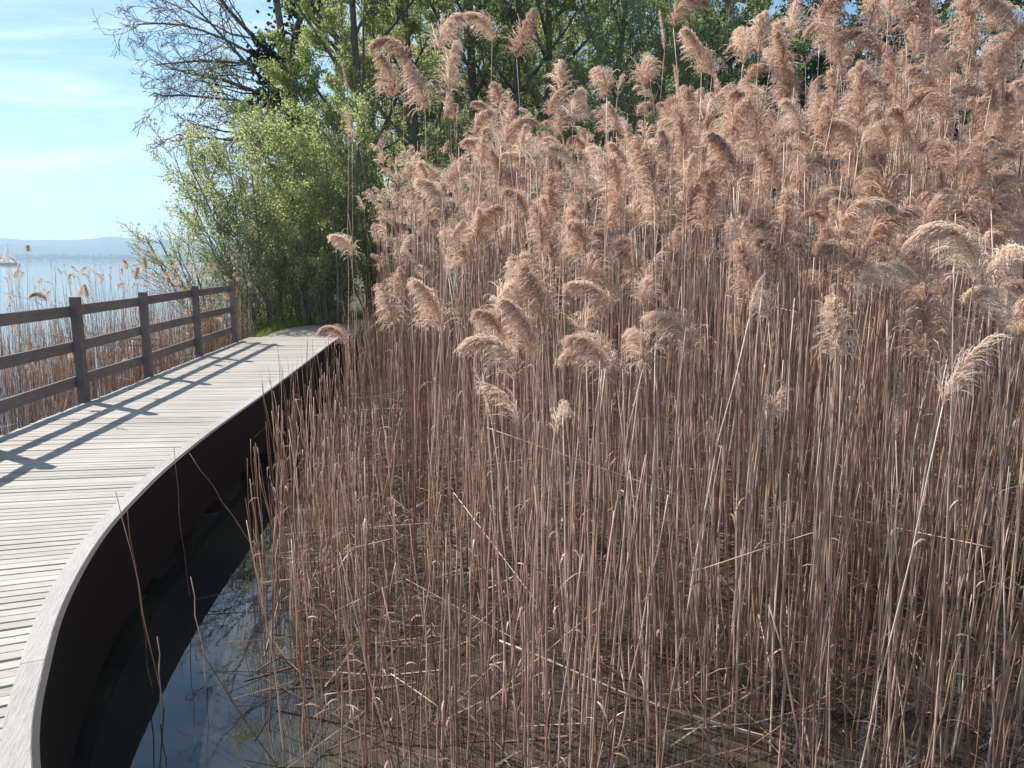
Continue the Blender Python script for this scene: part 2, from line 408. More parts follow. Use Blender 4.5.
def sweep(s0, s1, prof, step=0.12, tone=0.5):
    """profile (offset to the lake side, z) swept along the edge"""
    ss = np.linspace(s0, s1, max(2, int((s1 - s0) / step)))
    p, t, n = edge(ss); prof = np.array(prof); K = len(prof)
    V = np.empty((len(ss), K, 3))
    V[..., :2] = p[:, None] + n[:, None] * prof[None, :, :1]
    V[..., 2] = prof[None, :, 1]
    idx = np.arange(V.shape[0] * K).reshape(-1, K); nx = np.roll(idx, -1, 1)
    q = np.stack([idx[:-1], nx[:-1], nx[1:], idx[1:]], -1).reshape(-1, 4)
    tr = [[0, k, k + 1] for k in range(1, K - 1)] + [[idx[-1, 0], idx[-1, k + 1], idx[-1, k]] for k in range(1, K - 1)]
    b = Buf(); b.add(V.reshape(-1, 3), q, tr, tone); return b

def edge_s_at_y(y):
    k = E[:, 1] > 0.3
    return float(np.interp(y, E[k][:, 1], S[k]))
joint = edge_s_at_y(2.87)
js = [joint - 5.0, joint - 2.5, joint]
while js[-1] + 2.6 < SMAX: js.append(js[-1] + 2.6)
js = [0.05] + js + [SMAX - 0.02]
kp = [(-0.008, 0.003), (-0.008, 0.020), (-0.004, 0.024), (0.078, 0.024), (0.082, 0.020), (0.082, 0.003)]
for a, b_ in zip(js[:-1], js[1:]):
    if b_ - a > 0.3:
        obj('edge_board', sweep(a + 0.002, b_ - 0.002, kp, tone=rng.uniform(0.4, 0.75)).mesh('edge_board', M_kerb), bw)
for (z1, z0) in ((0.019, -0.62),):  # board deepened almost to the water, added to shut out lake-side light underneath
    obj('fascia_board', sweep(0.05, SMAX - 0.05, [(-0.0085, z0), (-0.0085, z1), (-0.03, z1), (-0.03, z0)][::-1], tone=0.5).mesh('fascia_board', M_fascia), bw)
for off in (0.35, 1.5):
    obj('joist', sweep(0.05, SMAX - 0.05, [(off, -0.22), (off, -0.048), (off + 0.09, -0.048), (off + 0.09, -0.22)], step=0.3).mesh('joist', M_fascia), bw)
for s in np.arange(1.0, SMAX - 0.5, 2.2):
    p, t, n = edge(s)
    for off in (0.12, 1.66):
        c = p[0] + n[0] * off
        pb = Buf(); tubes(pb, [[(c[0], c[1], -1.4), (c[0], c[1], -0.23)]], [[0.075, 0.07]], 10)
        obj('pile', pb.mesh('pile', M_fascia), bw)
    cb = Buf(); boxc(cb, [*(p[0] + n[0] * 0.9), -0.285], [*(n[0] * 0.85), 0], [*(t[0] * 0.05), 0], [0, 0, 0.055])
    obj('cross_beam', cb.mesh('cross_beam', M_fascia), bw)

# ------------------------------------------------------------------ railing on the lake side
rl = thing('railing', 'dark weathered wooden railing with three rails on the lake side of the boardwalk', 'railing', (0, 0, 0))
posts = []
ss_ = np.linspace(0.5, SMAX, 1500); pe_, te_, ne_ = edge(ss_)
left = pe_ + ne_ * (DECK_W + 0.045)
ks = [int(np.argmin(np.where(left[:, 0] < -2.0, np.abs(left[:, 1] - yy), 99))) for yy in (4.45, 6.56, 8.67, 10.62, 12.9, 15.15)]
sb_ = ss_[ks[0]]
while sb_ > 2.6:
    sb_ -= 2.0; ks.insert(0, int(np.argmin(np.abs(ss_ - sb_))))
for k in ks: posts.append((left[k], te_[k], ne_[k]))
for c, t, n in posts:
    b = Buf(); hz = 1.17 + rng.uniform(-0.01, 0.02)
    boxc(b, [*c, (hz - 0.65) / 2], [0, 0, (hz + 0.65) / 2], [*(t * 0.05), 0], [*(n * 0.048), 0], rng.uniform(0.35, 0.6), bev=0.008)
    # sloping weathered top
    b.v[0] = b.v[0].copy()
    obj('post', b.mesh('post', M_rail), rl)
for zc in (1.035, 0.63, 0.235):
    for k in range(len(posts) - 1):
        a, ta, na = posts[k]; c, tc_, nc = posts[k + 1]
        a2 = a + na * 0.065; c2 = c + nc * 0.065
        d = norm(c2 - a2)
        e1 = 0.0 if k else 0.2
        e2 = 0.30 if k == len(posts) - 2 else -0.004
        a2 = a2 - d * e1; c2 = c2 + d * e2
        mid = (a2 + c2) / 2; half = np.linalg.norm(c2 - a2) / 2
        nn_ = np.array([-d[1], d[0]])
        b = Buf()
        boxc(b, [*mid, zc + rng.uniform(-0.006, 0.006)], [*(d * half), rng.uniform(-0.008, 0.008)], [*(nn_ * 0.017), 0], [0, 0, 0.06], rng.uniform(0.35, 0.65), bev=0.006)
        obj('rail', b.mesh('rail', M_rail), rl)

# ------------------------------------------------------------------ reeds
def make_plume(seed, strands=110, hairs=9, droop=1.2, L=0.34, spread=0.55, width=0.0032, grav=1.0, slen=0.17, fan=1.0):
    r = np.random.default_rng(seed); b = Buf()
    K = 12; tt = np.linspace(0, 1, K)
    ph = 0.08 + droop * tt ** 1.3
    az = np.cumsum(r.normal(0, 0.06, K))
    dirs = np.stack([np.sin(ph) * np.cos(az), np.sin(ph) * np.sin(az), np.cos(ph)], -1)
    R = np.concatenate([[[0, 0, 0]], np.cumsum(dirs[:-1] * L / (K - 1), axis=0)])
    tubes(b, R[None], np.linspace(0.0025, 0.0008, K)[None], 3, 0.35)
    t0 = r.uniform(0.0, 1.0, strands) ** 0.9
    root = np.stack([np.interp(t0, tt, R[:, k]) for k in range(3)], -1)
    tang = norm(np.stack([np.interp(t0, tt, dirs[:, k]) for k in range(3)], -1))
    rad = norm(r.normal(0, 1, (strands, 3)))
    d = norm(tang + spread * rad * (1.15 - 0.6 * t0[:, None]))
    ln = slen * (1.1 - 0.65 * t0) * r.uniform(0.6, 1.2, strands)
    NS = 6
    P = np.empty((strands, NS, 3)); P[:, 0] = root
    wind = np.array([0.35 * fan, 0, -1.0])
    D = np.empty((strands, NS, 3))
    for k in range(NS):
        D[:, k] = d
        if k < NS - 1:
            P[:, k + 1] = P[:, k] + d * (ln / (NS - 1))[:, None]
            d = norm(d + grav * wind * (0.10 + 0.07 * k) + r.normal(0, 0.05, d.shape))
    tone = np.clip(r.normal(0.5, 0.2, strands), 0, 1)
    tn = tone[:, None] + np.linspace(-0.12, 0.22, NS)[None]
    wd = width * np.array([0.5, 1.0, 1.25, 1.15, 0.8, 0.25])
    ribbons(b, P, wd[None], r.normal(0, 1, (strands, 3)), tn)
    if hairs:
        u = r.uniform(0.12, 1.0, (strands, hairs)); f = u * (NS - 1); i0 = np.minimum(f.astype(int), NS - 2); w = (f - i0)[..., None]
        ii = np.arange(strands)[:, None]
        hp = P[ii, i0] * (1 - w) + P[ii, i0 + 1] * w
        hd = norm(D[ii, i0] + r.normal(0, 0.38, hp.shape) + np.array([0.05, 0, -0.22]))
        hl = r.uniform(0.012, 0.030, hp.shape[:2])[..., None]
        hp = hp.reshape(-1, 3); hd = hd.reshape(-1, 3); hl = hl.reshape(-1, 1)
        HP = np.stack([hp, hp + hd * hl * 0.55, hp + hd * hl + np.array([0, 0, -0.003])], 1)
        ribbons(b, HP, np.array([[width * 0.35, width * 0.75, width * 0.12]]), r.normal(0, 1, (len(hp), 3)),
                np.repeat(np.clip(np.repeat(tone, hairs) + r.normal(0.12, 0.15, len(hp)), 0, 1)[:, None], 3, 1))
    return b

FULL = [make_plume(100 + i, strands=270, hairs=11, droop=dr, L=l, spread=sp * 0.88, grav=gv * 1.3, slen=sl_ * 0.86, width=0.0038, fan=fn) for i, (dr, l, sp, gv, sl_, fn) in enumerate(
    [(1.3, 0.30, 0.85, 1.5, 0.19, 1.2), (0.9, 0.32, 0.8, 1.7, 0.20, 0.9), (1.8, 0.32, 0.75, 1.3, 0.18, 1.3), (0.55, 0.31, 0.9, 1.8, 0.20, 0.5), (1.5, 0.28, 1.0, 1.6, 0.19, 1.2), (2.2, 0.34, 0.7, 1.4, 0.18, 1.0), (1.1, 0.34, 0.9, 1.6, 0.21, 1.4), (0.35, 0.33, 0.7, 1.7, 0.19, 0.3)])]
THIN = [make_plume(200 + i, strands=60, hairs=8, droop=dr, L=0.27, spread=0.5, slen=0.13, grav=1.3) for i, dr in enumerate([1.6, 0.8, 2.2, 1.1])]
CLOSED = [make_plume(300 + i, strands=80, hairs=7, droop=dr, L=0.27, spread=0.12, slen=0.10, grav=0.25) for i, dr in enumerate([0.15, 0.35])]
FAR = [make_plume(400 + i, strands=75, hairs=4, droop=dr, L=0.32, spread=0.66, width=0.0080, grav=1.9, slen=0.165) for i, dr in enumerate([1.3, 0.9, 1.8, 0.5, 1.5])]
PLUMES = {'full': FULL, 'thin': THIN, 'closed': CLOSED}
PLUME_ME = {k: [b.mesh(k + '_plume', M_plume) for b in v] for k, v in PLUMES.items()}
def paler(b):
    v, q, t, c = b.arrays(); o = Buf(); o.add(v, q, t, np.clip(c + 0.3, 0, 1)); return o
PLUME_ME['pale'] = [paler(b).mesh('pale_plume', M_plume) for b in FULL]
PLUME_ARR = {k: [b.arrays() for b in v] for k, v in PLUMES.items()}
FAR_ARR = [b.arrays() for b in FAR]

def stem_points(Hh, lean, bend, n=11, wob=0.005, r=None):
    t = np.linspace(0, 1, n)
    P = np.empty((n, 3)); P[:, 2] = Hh * t
    P[:, 0] = lean[0] * Hh * t + bend[0] * Hh * t ** 2.2; P[:, 1] = lean[1] * Hh * t + bend[1] * Hh * t ** 2.2
    if r is not None: P[1:-1, :2] += r.normal(0, wob, (n - 2, 2))
    return P

class Reed: pass
def mk(x, y, top_z, kind, lean=None, bend=None, rad=None, az=None, scale=None):
    r = Reed(); r.x, r.y = x, y
    r.z = float(max(ground_z(x, y), -1.2)) - 0.03
    r.H = max(0.4, top_z - r.z); r.kind = kind
    r.lean = rng.normal(0, 0.05, 2) if lean is None else np.array(lean)
    r.bend = rng.normal(0, 0.03, 2) if bend is None else np.array(bend)
    r.rad = rng.uniform(0.0038, 0.0064) if rad is None else rad
    r.az = (rng.normal(PI, 1.3) if rng.random() < 0.6 else rng.uniform(0, 2 * PI)) if az is None else az
    r.sc = (rng.uniform(0.5, 0.95) if rng.random() < 0.85 else rng.uniform(0.95, 1.15)) if scale is None else scale
    r.pts = stem_points(r.H, r.lean, r.bend, r=rng)
    if lean is None and kind == 'bare' and rng.random() < 0.045:      # snapped: the upper part hangs over
        f = rng.integers(4, 9); a_ = rng.uniform(0, 2 * PI); dn = rng.uniform(-0.9, 0.3)
        st_ = r.H / 10 * 0.8
        for k in range(f, 11): r.pts[k] = r.pts[k - 1] + st_ * norm(np.array([math.cos(a_), math.sin(a_), dn]))
    elif lean is None and kind == 'bare' and rng.random() < 0.03:    # pushed over
        a_ = rng.uniform(0, 2 * PI); tl = rng.uniform(0.3, 0.9); r.pts[:, 0] += math.cos(a_) * tl * r.pts[:, 2]; r.pts[:, 1] += 0.5 * math.sin(a_) * tl * r.pts[:, 2]
        r.pts[:, 2] *= 1 / math.sqrt(1 + tl * tl)
    r.tone = float(np.clip(rng.normal(0.46, 0.27), 0.02, 0.98))
    r.var = int(rng.integers(0, 1000)); r.leaf = rng.random() < 0.5
    r.hero = False; r.side = 'bed'; r.spot = None
    return r

def clump(x, y, f=0.55, s=3.1):
    return mnoise.noise(Vector((x * f, y * f, s)))

reeds = []
def scatter(n, x0, x1, y0, y1, accept, height, plume_p, side='bed'):
    for _ in range(n):
        x, y = rng.uniform(x0, x1), rng.uniform(y0, y1)
        if not accept(x, y): continue
        top = height(x, y)
        pp = plume_p(x, y, top)
        u = rng.random()
        kind = 'full' if u < pp * 0.72 else 'thin' if u < pp * 0.94 else 'closed' if u < pp else 'bare'
        r = mk(x, y, top, kind); r.side = side; reeds.append(r)

def front(x):           # where the bed begins in front of the boardwalk
    return 2.75 - 0.10 * x if x > -0.9 else 2.84 + (-0.9 - x) * 2.4
def bed_ok(dens):
    def f(x, y):
        if abs(x) > 0.70 * y + 1.2: return False
        off = x - edge_x(y)
        gap = 1.0 - 0.085 * (y - 3)
        if off < 0.06: return False
        if y < front(x) + 0.35 * clump(x, y, 1.5): return False
        if rng.random() > 0.04 + smooth(0.35 * gap, gap + 0.5, off): return False
        return rng.random() < dens * (0.75 + 0.6 * clump(x, y, 0.9, 7.7))
    return f
def bed_h(x, y):
    dfront = y - front(x)
    off = x - edge_x(y)
    base = 1.05 + 0.95 * smooth(0.2, 2.4, dfront) + 0.5 * smooth(1.5, 5.0, dfront) + 0.16 * smooth(-0.5, 3.0, x) + 0.24 * smooth(1.6, 4.2, dfront) * smooth(0.8, 2.6, off)
    base -= 0.55 * (1 - smooth(0.4, 3.2, off))
    base += 0.30 * clump(x, y, 0.5)
    h = base + rng.normal(0, 0.30) - (rng.random() < 0.22) * rng.uniform(0.2, 1.3)
    tall = 1.85 - 0.10 * (y - 5)
    if off < tall:
        h = min(h, rng.uniform(-0.1, 0.65) if off < tall - 0.15 else rng.uniform(0.3, 1.4))
    return min(max(h, -0.2), 3.5)
def bed_p(x, y, top):
    if top < 0.9: return 0.0004
    if x - edge_x(y) < 1.7 - 0.08 * (y - 5) and top < 1.5: return 0.0004
    return (0.05 + 0.62 * smooth(0.75, 1.6, top)) * (0.75 if y < front(x) + 3.0 else 1.0)
AREA = 14 * 14
scatter(int(AREA * 112), -4, 10, 2, 16, lambda x, y: y < front(x) + 3.4 and bed_ok(0.85)(x, y), bed_h, bed_p)
scatter(int(AREA * 50), -4, 12, 2, 17.5, lambda x, y: y >= front(x) + 3.4 and bed_ok(0.85)(x, y), bed_h, bed_p)
# stragglers standing in the open water by the boardwalk
scatter(45, -2.6, -0.6, 3.4, 8.5, lambda x, y: 0.25 < x - edge_x(y) < 1.4, lambda x, y: rng.uniform(-0.5, 0.6), lambda x, y, t: 0.0)
# fringe on the lake side, behind the railing
def lake_ok(x, y):
    off = x - (edge_x(y) - DECK_W)
    return -6.5 < off < -0.15 and ground_z(x, y) < -0.25 and rng.random() < smooth(-6.7, -1.2, off) * (0.45 + 0.55 * smooth(8, 11, y)) * (0.8 + 0.5 * clump(x, y, 0.8))
def lake_h(x, y):
    return -0.15 + 0.75 * rng.random() + (rng.random() < 0.16 * smooth(7, 10, y) + 0.04) * rng.uniform(0.2, 1.0) + 0.25 * smooth(11, 15, y)
n0 = len(reeds)
scatter(10500, -13, -4.4, 4.5, 19, lake_ok, lake_h, lambda x, y, t: 0.45 if t > 1.0 else 0.02, side='lake')
for r in reeds[n0:]: r.sc *= 0.62

# reeds that stand out in the photograph: pixel of the plume's top, viewing depth, kind, what sets it apart
HERO = [
 (392, 84, 7.6, 'full', 'tall reed with drooping plume against the trees, just left of the tallest pair'),
 (406, 48, 7.6, 'full', 'tall reed with large tan plume, left of the tallest pair against the trees'),
 (440, 36, 7.6, 'full', 'tall reed with large shaggy plume, right of the tallest pair against the trees'),
 (424, 95, 7.7, 'full', 'reed with hanging plume just below the tallest pair in front of the trees'),
 (448, 80, 7.4, 'full', 'reed with nodding plume right under the largest shaggy plume'),
 (492, 28, 8.2, 'full', 'reed with pointed hanging plume, left of two bell-shaped plumes before the trees'),
 (516, 44, 8.2, 'full', 'reed with hanging plume, right of two bell-shaped plumes before the trees'),
 (348, 74, 7.0, 'closed', 'thin straight reed with a closed bud-like tip high beside the leafy tree'),
 (352, 128, 7.0, 'thin', 'reed at the left edge of the bed with small plume nodding to both sides'),
 (668, 26, 6.4, 'closed', 'straight pale reed with closed narrow plume rising above the dark bush'),
 (645, 72, 7.0, 'full', 'reed with pointed plume rising over the bed beside the dark bush'),
 (560, 84, 7.4, 'full', 'reed with broad plume highest in the middle of the bed'),
 (575, 110, 7.2, 'full', 'reed with rounded plume beside the broad one in the middle of the bed'),
 (702, 48, 5.4, 'full', 'tall reed with dense shaggy plume to the right of the dark bush'),
 (745, 40, 5.4, 'full', 'tall reed with heavy plume drooping left, next to the shaggy one'),
 (760, 30, 5.3, 'full', 'tall reed with heavy plume drooping right at the top of the bed'),
 (822, 18, 5.0, 'full', 'tall reed whose umbrella-shaped plume stands apart near the top edge'),
 (872, 10, 4.9, 'full', 'tall reed with big mop-like plume, left one of the highest cluster'),
 (890, -8, 4.9, 'full', 'tall reed with big mop-like plume, topmost of the highest cluster'),
 (908, 14, 4.9, 'full', 'tall reed with big mop-like plume, right one of the highest cluster'),
 (885, 38, 4.8, 'full', 'reed with plume hanging lowest in the highest mop-like cluster'),
 (975, 30, 4.6, 'full', 'tall reed with a tan plume sweeping down to the left near the upper right corner'),
 (1000, 60, 4.6, 'full', 'tall reed with plume sweeping right in the upper right corner'),
 (1015, 6, 4.4, 'full', 'tallest reed in the upper right corner with fluffy plume'),
 (502, 282, 4.6, 'full', 'short reed with pale golden plume in the middle, upper left of the pale trio'),
 (532, 326, 4.4, 'full', 'short reed with pale arched plume, right of the pale trio in the middle'),
 (514, 348, 4.3, 'full', 'short reed with pale rounded plume, lowest of the pale trio in the middle'),
 (590, 262, 4.8, 'full', 'reed with narrow ragged plume just right of the pale trio'),
 (608, 290, 4.6, 'full', 'short reed with feathery plume right of the narrow ragged one'),
 (692, 322, 4.4, 'full', 'short reed with fluffy plume nodding left at mid height of the bed'),
 (768, 400, 4.2, 'thin', 'low reed with sparse plume bent over among bare stems'),
 (842, 206, 4.0, 'full', 'reed with long bright shaggy plume, upper of two on the right'),
 (860, 262, 4.0, 'full', 'reed with long bright shaggy plume, lower of two on the right'),
 (900, 392, 3.7, 'closed', 'low reed with ochre plume hanging along its stem on the right'),
 (992, 250, 3.9, 'full', 'reed with pale plume nodding left by the right edge'),
 (1008, 290, 3.8, 'full', 'reed with pale ragged plume lowest by the right edge'),
 (520, 402, 4.0, 'thin', 'low reed with small curled pale plume among stems, left of a similar one'),
 (555, 405, 4.0, 'thin', 'low reed with small curled pale plume among stems, right of a similar one'),
 (493, 384, 4.1, 'closed', 'short reed with upright orange-brown spike-like head among bare stems'),
 (440, 310, 5.2, 'full', 'short reed with broad soft plume left of the pale trio'),
 (392, 305, 5.6, 'full', 'short reed with soft plume close to the left side of the bed'),
 (345, 330, 7.5, 'full', 'reed with plume leaning over the far end of the boardwalk'),
 (350, 240, 7.4, 'full', 'reed with round plume at the left edge of the bed beside the path'),
]
HBOX = []
for (px, py, dep, kind, lab) in HERO:
    if dep < 5 and py > 190: dep *= 0.84
    HBOX.append((px, py, dep, 34 if py > 190 else 26, 70))
    dr = 0.0
    topoff = 0.16 if kind == 'full' else 0.2 if kind == 'closed' else 0.14
    p = unproject(px, py, dep)
    ln = rng.normal(0, 0.025, 2); bd = rng.normal(0, 0.02, 2)
    Hh = p[2] - topoff - (-1.2)
    bx, by = p[0] - (ln[0] + bd[0]) * Hh, p[1] - (ln[1] + bd[1]) * Hh
    r = mk(bx, by, p[2] - topoff, kind, ln, bd, rng.uniform(0.0045, 0.0055))
    r.hero = True; r.label = lab; r.sc = rng.uniform(0.95, 1.2) * (0.86 if dep < 5 and py > 190 else 1.0); reeds.append(r)
    r.tone = rng.uniform(0.4, 0.7)
    r.pale = py > 190 and kind == 'full'
    if dep > 6.9 and px > 380 and kind == 'full': r.sc = rng.uniform(1.3, 1.5)

def in_the_way(r):
    if r.hero: return False
    P = r.pts + np.array([r.x, r.y, r.z]); px, py, zc = project(P)
    yy = np.linspace(py[0], py[-1], 40); xx = np.interp(np.linspace(0, 1, 40), np.linspace(0, 1, len(px)), px); zz = float(zc.mean())
    if r.kind == 'full': yy = np.append(yy, py[-1] - 0.12 / zz * F); xx = np.append(xx, px[-1])
    for (hx, hy, hd, w_, h_) in HBOX:
        if zz < hd and (((xx > hx - w_) & (xx < hx + w_) & (yy > hy - 10) & (yy < hy + h_)).any()) and rng.random() < 0.8: return True
    return False
reeds = [r for r in reeds if not in_the_way(r)]

# how large each shows
def size_in_view(r):
    P = r.pts + np.array([r.x, r.y, r.z])
    P = P[P[:, 2] > WATER - 0.1]
    px, py, zc = project(P)
    ok = (px > -10) & (px < 1034) & (py > -20) & (py < 790)
    if ok.sum() < 2: return 0
    ln = np.abs(np.diff(np.clip(py, 0, 768))).sum()
    a = ln * (2 * r.rad * F / zc.mean())
    tx, ty = px[-1], py[-1]
    if r.kind != 'bare' and 0 < tx < 1024 and 0 < ty < 768:
        a += {'full': 0.035, 'thin': 0.012, 'closed': 0.01}[r.kind] * r.sc ** 2 * (F / zc[-1]) ** 2
    off = r.x - edge_x(max(r.y, 0.7))
    hidden = smooth(1.0, 4.0, r.y - front(r.x)) * 0.55 if r.side == 'bed' else 0.45
    return a * (1 - hidden)
for r in reeds: r.size = size_in_view(r) + (1e6 if r.hero else 0)
lakeside = sorted([r for r in reeds if r.side == 'lake' and r.kind in ('full', 'thin') and r.size > 0], key=lambda r: -r.size)[:14]
for r in lakeside: r.size += 1e5
reeds = [r for r in reeds if r.size > 0 or r.y < 18]
reeds.sort(key=lambda r: -r.size)
ONES, REST = reeds[:300], reeds[300:]

def leaf_buf(r, seed):
    """a dry blade curling away from the stem"""
    q = np.random.default_rng(seed); b = Buf()
    for _ in range(1):
        f = q.uniform(0.35, 0.85); p = np.array([np.interp(f, np.linspace(0, 1, len(r.pts)), r.pts[:, k]) for k in range(3)])
        az = q.uniform(0, 2 * PI); d = np.array([math.cos(az) * 0.5, math.sin(az) * 0.5, 0.85])
        ln = q.uniform(0.06, 0.20); K = 8; P = [p]
        for k in range(K - 1):
            d = norm(d + np.array([math.cos(az) * 0.16, math.sin(az) * 0.16, -0.42]) + q.normal(0, 0.06, 3)); P.append(P[-1] + d * ln / (K - 1))
        wd = np.array([0.004, 0.006, 0.008, 0.008, 0.007, 0.005, 0.003, 0.001])
        ribbons(b, np.array(P)[None], wd[None], np.array([[-math.sin(az), math.cos(az), 0.3]]), q.uniform(0.0, 1.0) ** 1.6)
    return b

def stem_into(b, r, off=(0, 0, 0), sides=5):
    n = len(r.pts); rr = r.rad * np.linspace(1.0, 0.42, n)
    tn = np.clip(r.tone + np.linspace(-0.10, 0.12, n) + np.repeat(rng.normal(0, 0.13, n // 2 + 1), 2)[:n], 0, 1)
    tubes(b, (r.pts + np.array(off))[None], rr[None], sides, tn[None])

def zone(r):
    P = r.pts + np.array([r.x, r.y, r.z]); off = r.x - edge_x(max(r.y, 0.7))
    if r.side == 'lake': return 'beyond the railing'
    if off < 1.0: return 'in open water by the boardwalk'
    if off < 2.0: return 'on the boardwalk side of the bed'
    px = project(P[len(P) // 2])[0]
    return 'in the middle of the bed' if px < 720 else 'at the right of the bed'
KINDLAB = {'full': 'dry reed with full tan plume', 'thin': 'dry reed with a thin ragged plume', 'closed': 'dry reed with a narrow closed plume', 'bare': 'bare dry reed stalk'}
def reed_label(r):
    ln = r.lean[0] + r.bend[0]
    tail = ', leaning left' if ln < -0.05 else ', leaning right' if ln > 0.05 else ''
    hgt = r.z + r.H
    size = 'tall ' if hgt > 2.1 else 'short ' if hgt < 1.1 else ''
    return size + KINDLAB[r.kind] + ' ' + zone(r) + tail

for i, r in enumerate(ONES):
    lab = r.label if r.hero else reed_label(r)
    t = thing('reed', lab, 'reed', (r.x, r.y, r.z), 'reeds beyond the railing' if r.side == 'lake' else 'reeds of the dry reed bed')
    b = Buf(); stem_into(b, r); obj('stem', b.mesh('reed_stem', M_stem, True), t)
    if r.kind != 'bare':
        ms = PLUME_ME['pale' if r.kind == 'full' and getattr(r, 'pale', False) else r.kind]; o = obj('plume', ms[r.var % len(ms)], t, r.pts[-1])
        o.rotation_euler = (rng.normal(0, 0.08), rng.normal(0, 0.08), r.az); o.scale = (r.sc,) * 3
    if r.leaf: obj('leaf', leaf_buf(r, i).mesh('reed_leaf', M_leafdry, True), t)

# the rest of the bed: past counting, one object
rb = Buf()
for r in REST: stem_into(rb, r, (r.x, r.y, r.z), 3 if r.y > 7 else 4)
pl = Buf(); lf = Buf()
for i, r in enumerate(REST):
    if r.kind != 'bare':
        if r.kind == 'full' and r.y > 8.5: arr = FAR_ARR[r.var % len(FAR_ARR)]
        else: ar = PLUME_ARR[r.kind]; arr = ar[r.var % len(ar)]
        v, q, tr, c = arr
        ca, sa = math.cos(r.az), math.sin(r.az)
        x = (v[:, 0] * ca - v[:, 1] * sa) * r.sc; y = (v[:, 0] * sa + v[:, 1] * ca) * r.sc; z = v[:, 2] * r.sc
        e = r.pts[-1] + np.array([r.x, r.y, r.z])
        pl.add(np.stack([x + e[0], y + e[1], z + e[2]], -1), q, tr, np.clip(c + rng.normal(0.03, 0.17), 0.12, 1))
    if r.leaf and r.y < 8.5:
        for kk in range(2 if rng.random() < 0.3 else 1):
            v, q, tr, c = leaf_buf(r, 5000 + i * 3 + kk).arrays()
            lf.add(v + np.array([r.x, r.y, r.z], dtype=np.float32), q, tr, c)
bed = thing('reed_bed', 'dense mass of dry brown reeds with tan plumes filling the bed beside the boardwalk', 'reed bed')
bed['kind'] = 'stuff'
obj('stems', rb.mesh('reed_bed_stems', M_stem, True), bed); obj('plumes', pl.mesh('reed_bed_plumes', M_plume), bed); obj('leaves', lf.mesh('reed_bed_leaves', M_leafdry, True), bed)

# fallen and broken stalks lying at the foot of the bed
lb = Buf(); LP, LR, LT = [], [], []
for _ in range(16000):
    x, y = rng.uniform(-2.6, 9.5), rng.uniform(2.6, 13)
    if abs(x) > 0.72 * y + 1 or x - edge_x(y) < 0.9: continue
    dens = 0.30 + 0.70 * smooth(4.6, 6.4, y + 0.25 * x) * (0.6 + 0.8 * clump(x, y, 0.8, 1.1))
    if rng.random() > dens: continue
    z = max(float(ground_z(x, y)), WATER) + abs(rng.normal(0, 0.13 + 0.16 * smooth(-0.5, 1.5, x))) * (1.0 if y > 4.6 else 0.3)
    az = rng.uniform(0, PI); el = rng.normal(0, 0.16) if rng.random() < 0.92 else rng.uniform(0.3, 1.1)
    ln = rng.uniform(0.15, 0.8)
    d = np.array([math.cos(az) * math.cos(el), math.sin(az) * math.cos(el), math.sin(el)])
    p = np.array([x, y, z]); sag = np.array([0, 0, -0.05 * ln])
    P = np.array([p - d * ln / 2, p + sag * rng.uniform(-0.3, 1), p + d * ln / 2])
    P[:, 2] = np.maximum(P[:, 2], WATER + 0.004)
    if (P[:, 0] - edge_x(np.maximum(P[:, 1], 0.7))).min() < 0.15: continue
    LP.append(P); LR.append(np.full(3, rng.uniform(0.002, 0.0045))); LT.append(np.clip(rng.normal(0.34, 0.2) + (0.45 if rng.random() < 0.11 else 0), 0, 1))
tubes(lb, np.array(LP), np.array(LR), 3, np.array(LT))
# shreds of dead leaf among them
K = 17000; x = rng.uniform(-2.4, 9.0, K); y = rng.uniform(2.8, 12, K)
keep = (np.abs(x) < 0.72 * y + 1) & (x - edge_x(y) > 1.1); x, y = x[keep], y[keep]
z = np.maximum(ground_z(x, y), WATER) + 0.01 + np.abs(rng.normal(0, 0.38, len(x)))
p = np.stack([x, y, z], -1); d = norm(rng.normal(0, 1, p.shape) * np.array([1, 1, 0.5])); ln = rng.uniform(0.03, 0.14, (len(x), 1))
P = np.stack([p, p + d * ln * 0.5 + np.array([0, 0, 0.012]), p + d * ln], 1); P[..., 2] = np.maximum(P[..., 2], WATER + 0.005)
ribbons(lb, P, np.array([[0.002, 0.006, 0.001]]), rng.normal(0, 1, p.shape), np.clip(rng.normal(0.42, 0.22, len(x)), 0, 1))
tag(obj('reed_litter', lb.mesh('reed_litter', M_litter)), 'tangle of broken stalks and leaf shreds at the foot of the reeds', 'litter', kind='stuff')

# single fallen stalks that can be made out
FALLEN = [((498, 640, 4.5), (812, 765, 3.7), 'long pale stalk fallen slantwise through the reeds to the lower right'),
          ((262, 583, 5.4), (346, 560, 5.6), 'pale stalk lying across the water beside the boardwalk'),
          ((620, 490, 5.8), (760, 545, 5.6), 'pale broken stalk resting across dark litter in the middle'),
          ((740, 702, 4.2), (830, 690, 4.3), 'short pale stalk lying level near the bottom right of the middle')]
for a, c, lab in FALLEN:
    A, B = unproject(*a), unproject(*c)
    A[2] = max(A[2], WATER + 0.03); B[2] = max(B[2], WATER + 0.03)
    t_ = np.linspace(0, 1, 8)[:, None]; P = A * (1 - t_) + B * t_; P[:, 2] += -0.04 * np.sin(t_[:, 0] * PI) + 0.01 * np.sin(t_[:, 0] * 9)
    b = Buf(); tubes(b, P[None] - A, np.linspace(0.0055, 0.0035, 8)[None], 5, 0.95)
    o = obj('fallen_stalk', b.mesh('fallen_stalk', M_leafdry, True), None, A); tag(o, lab, 'stalk', 'fallen stalks')

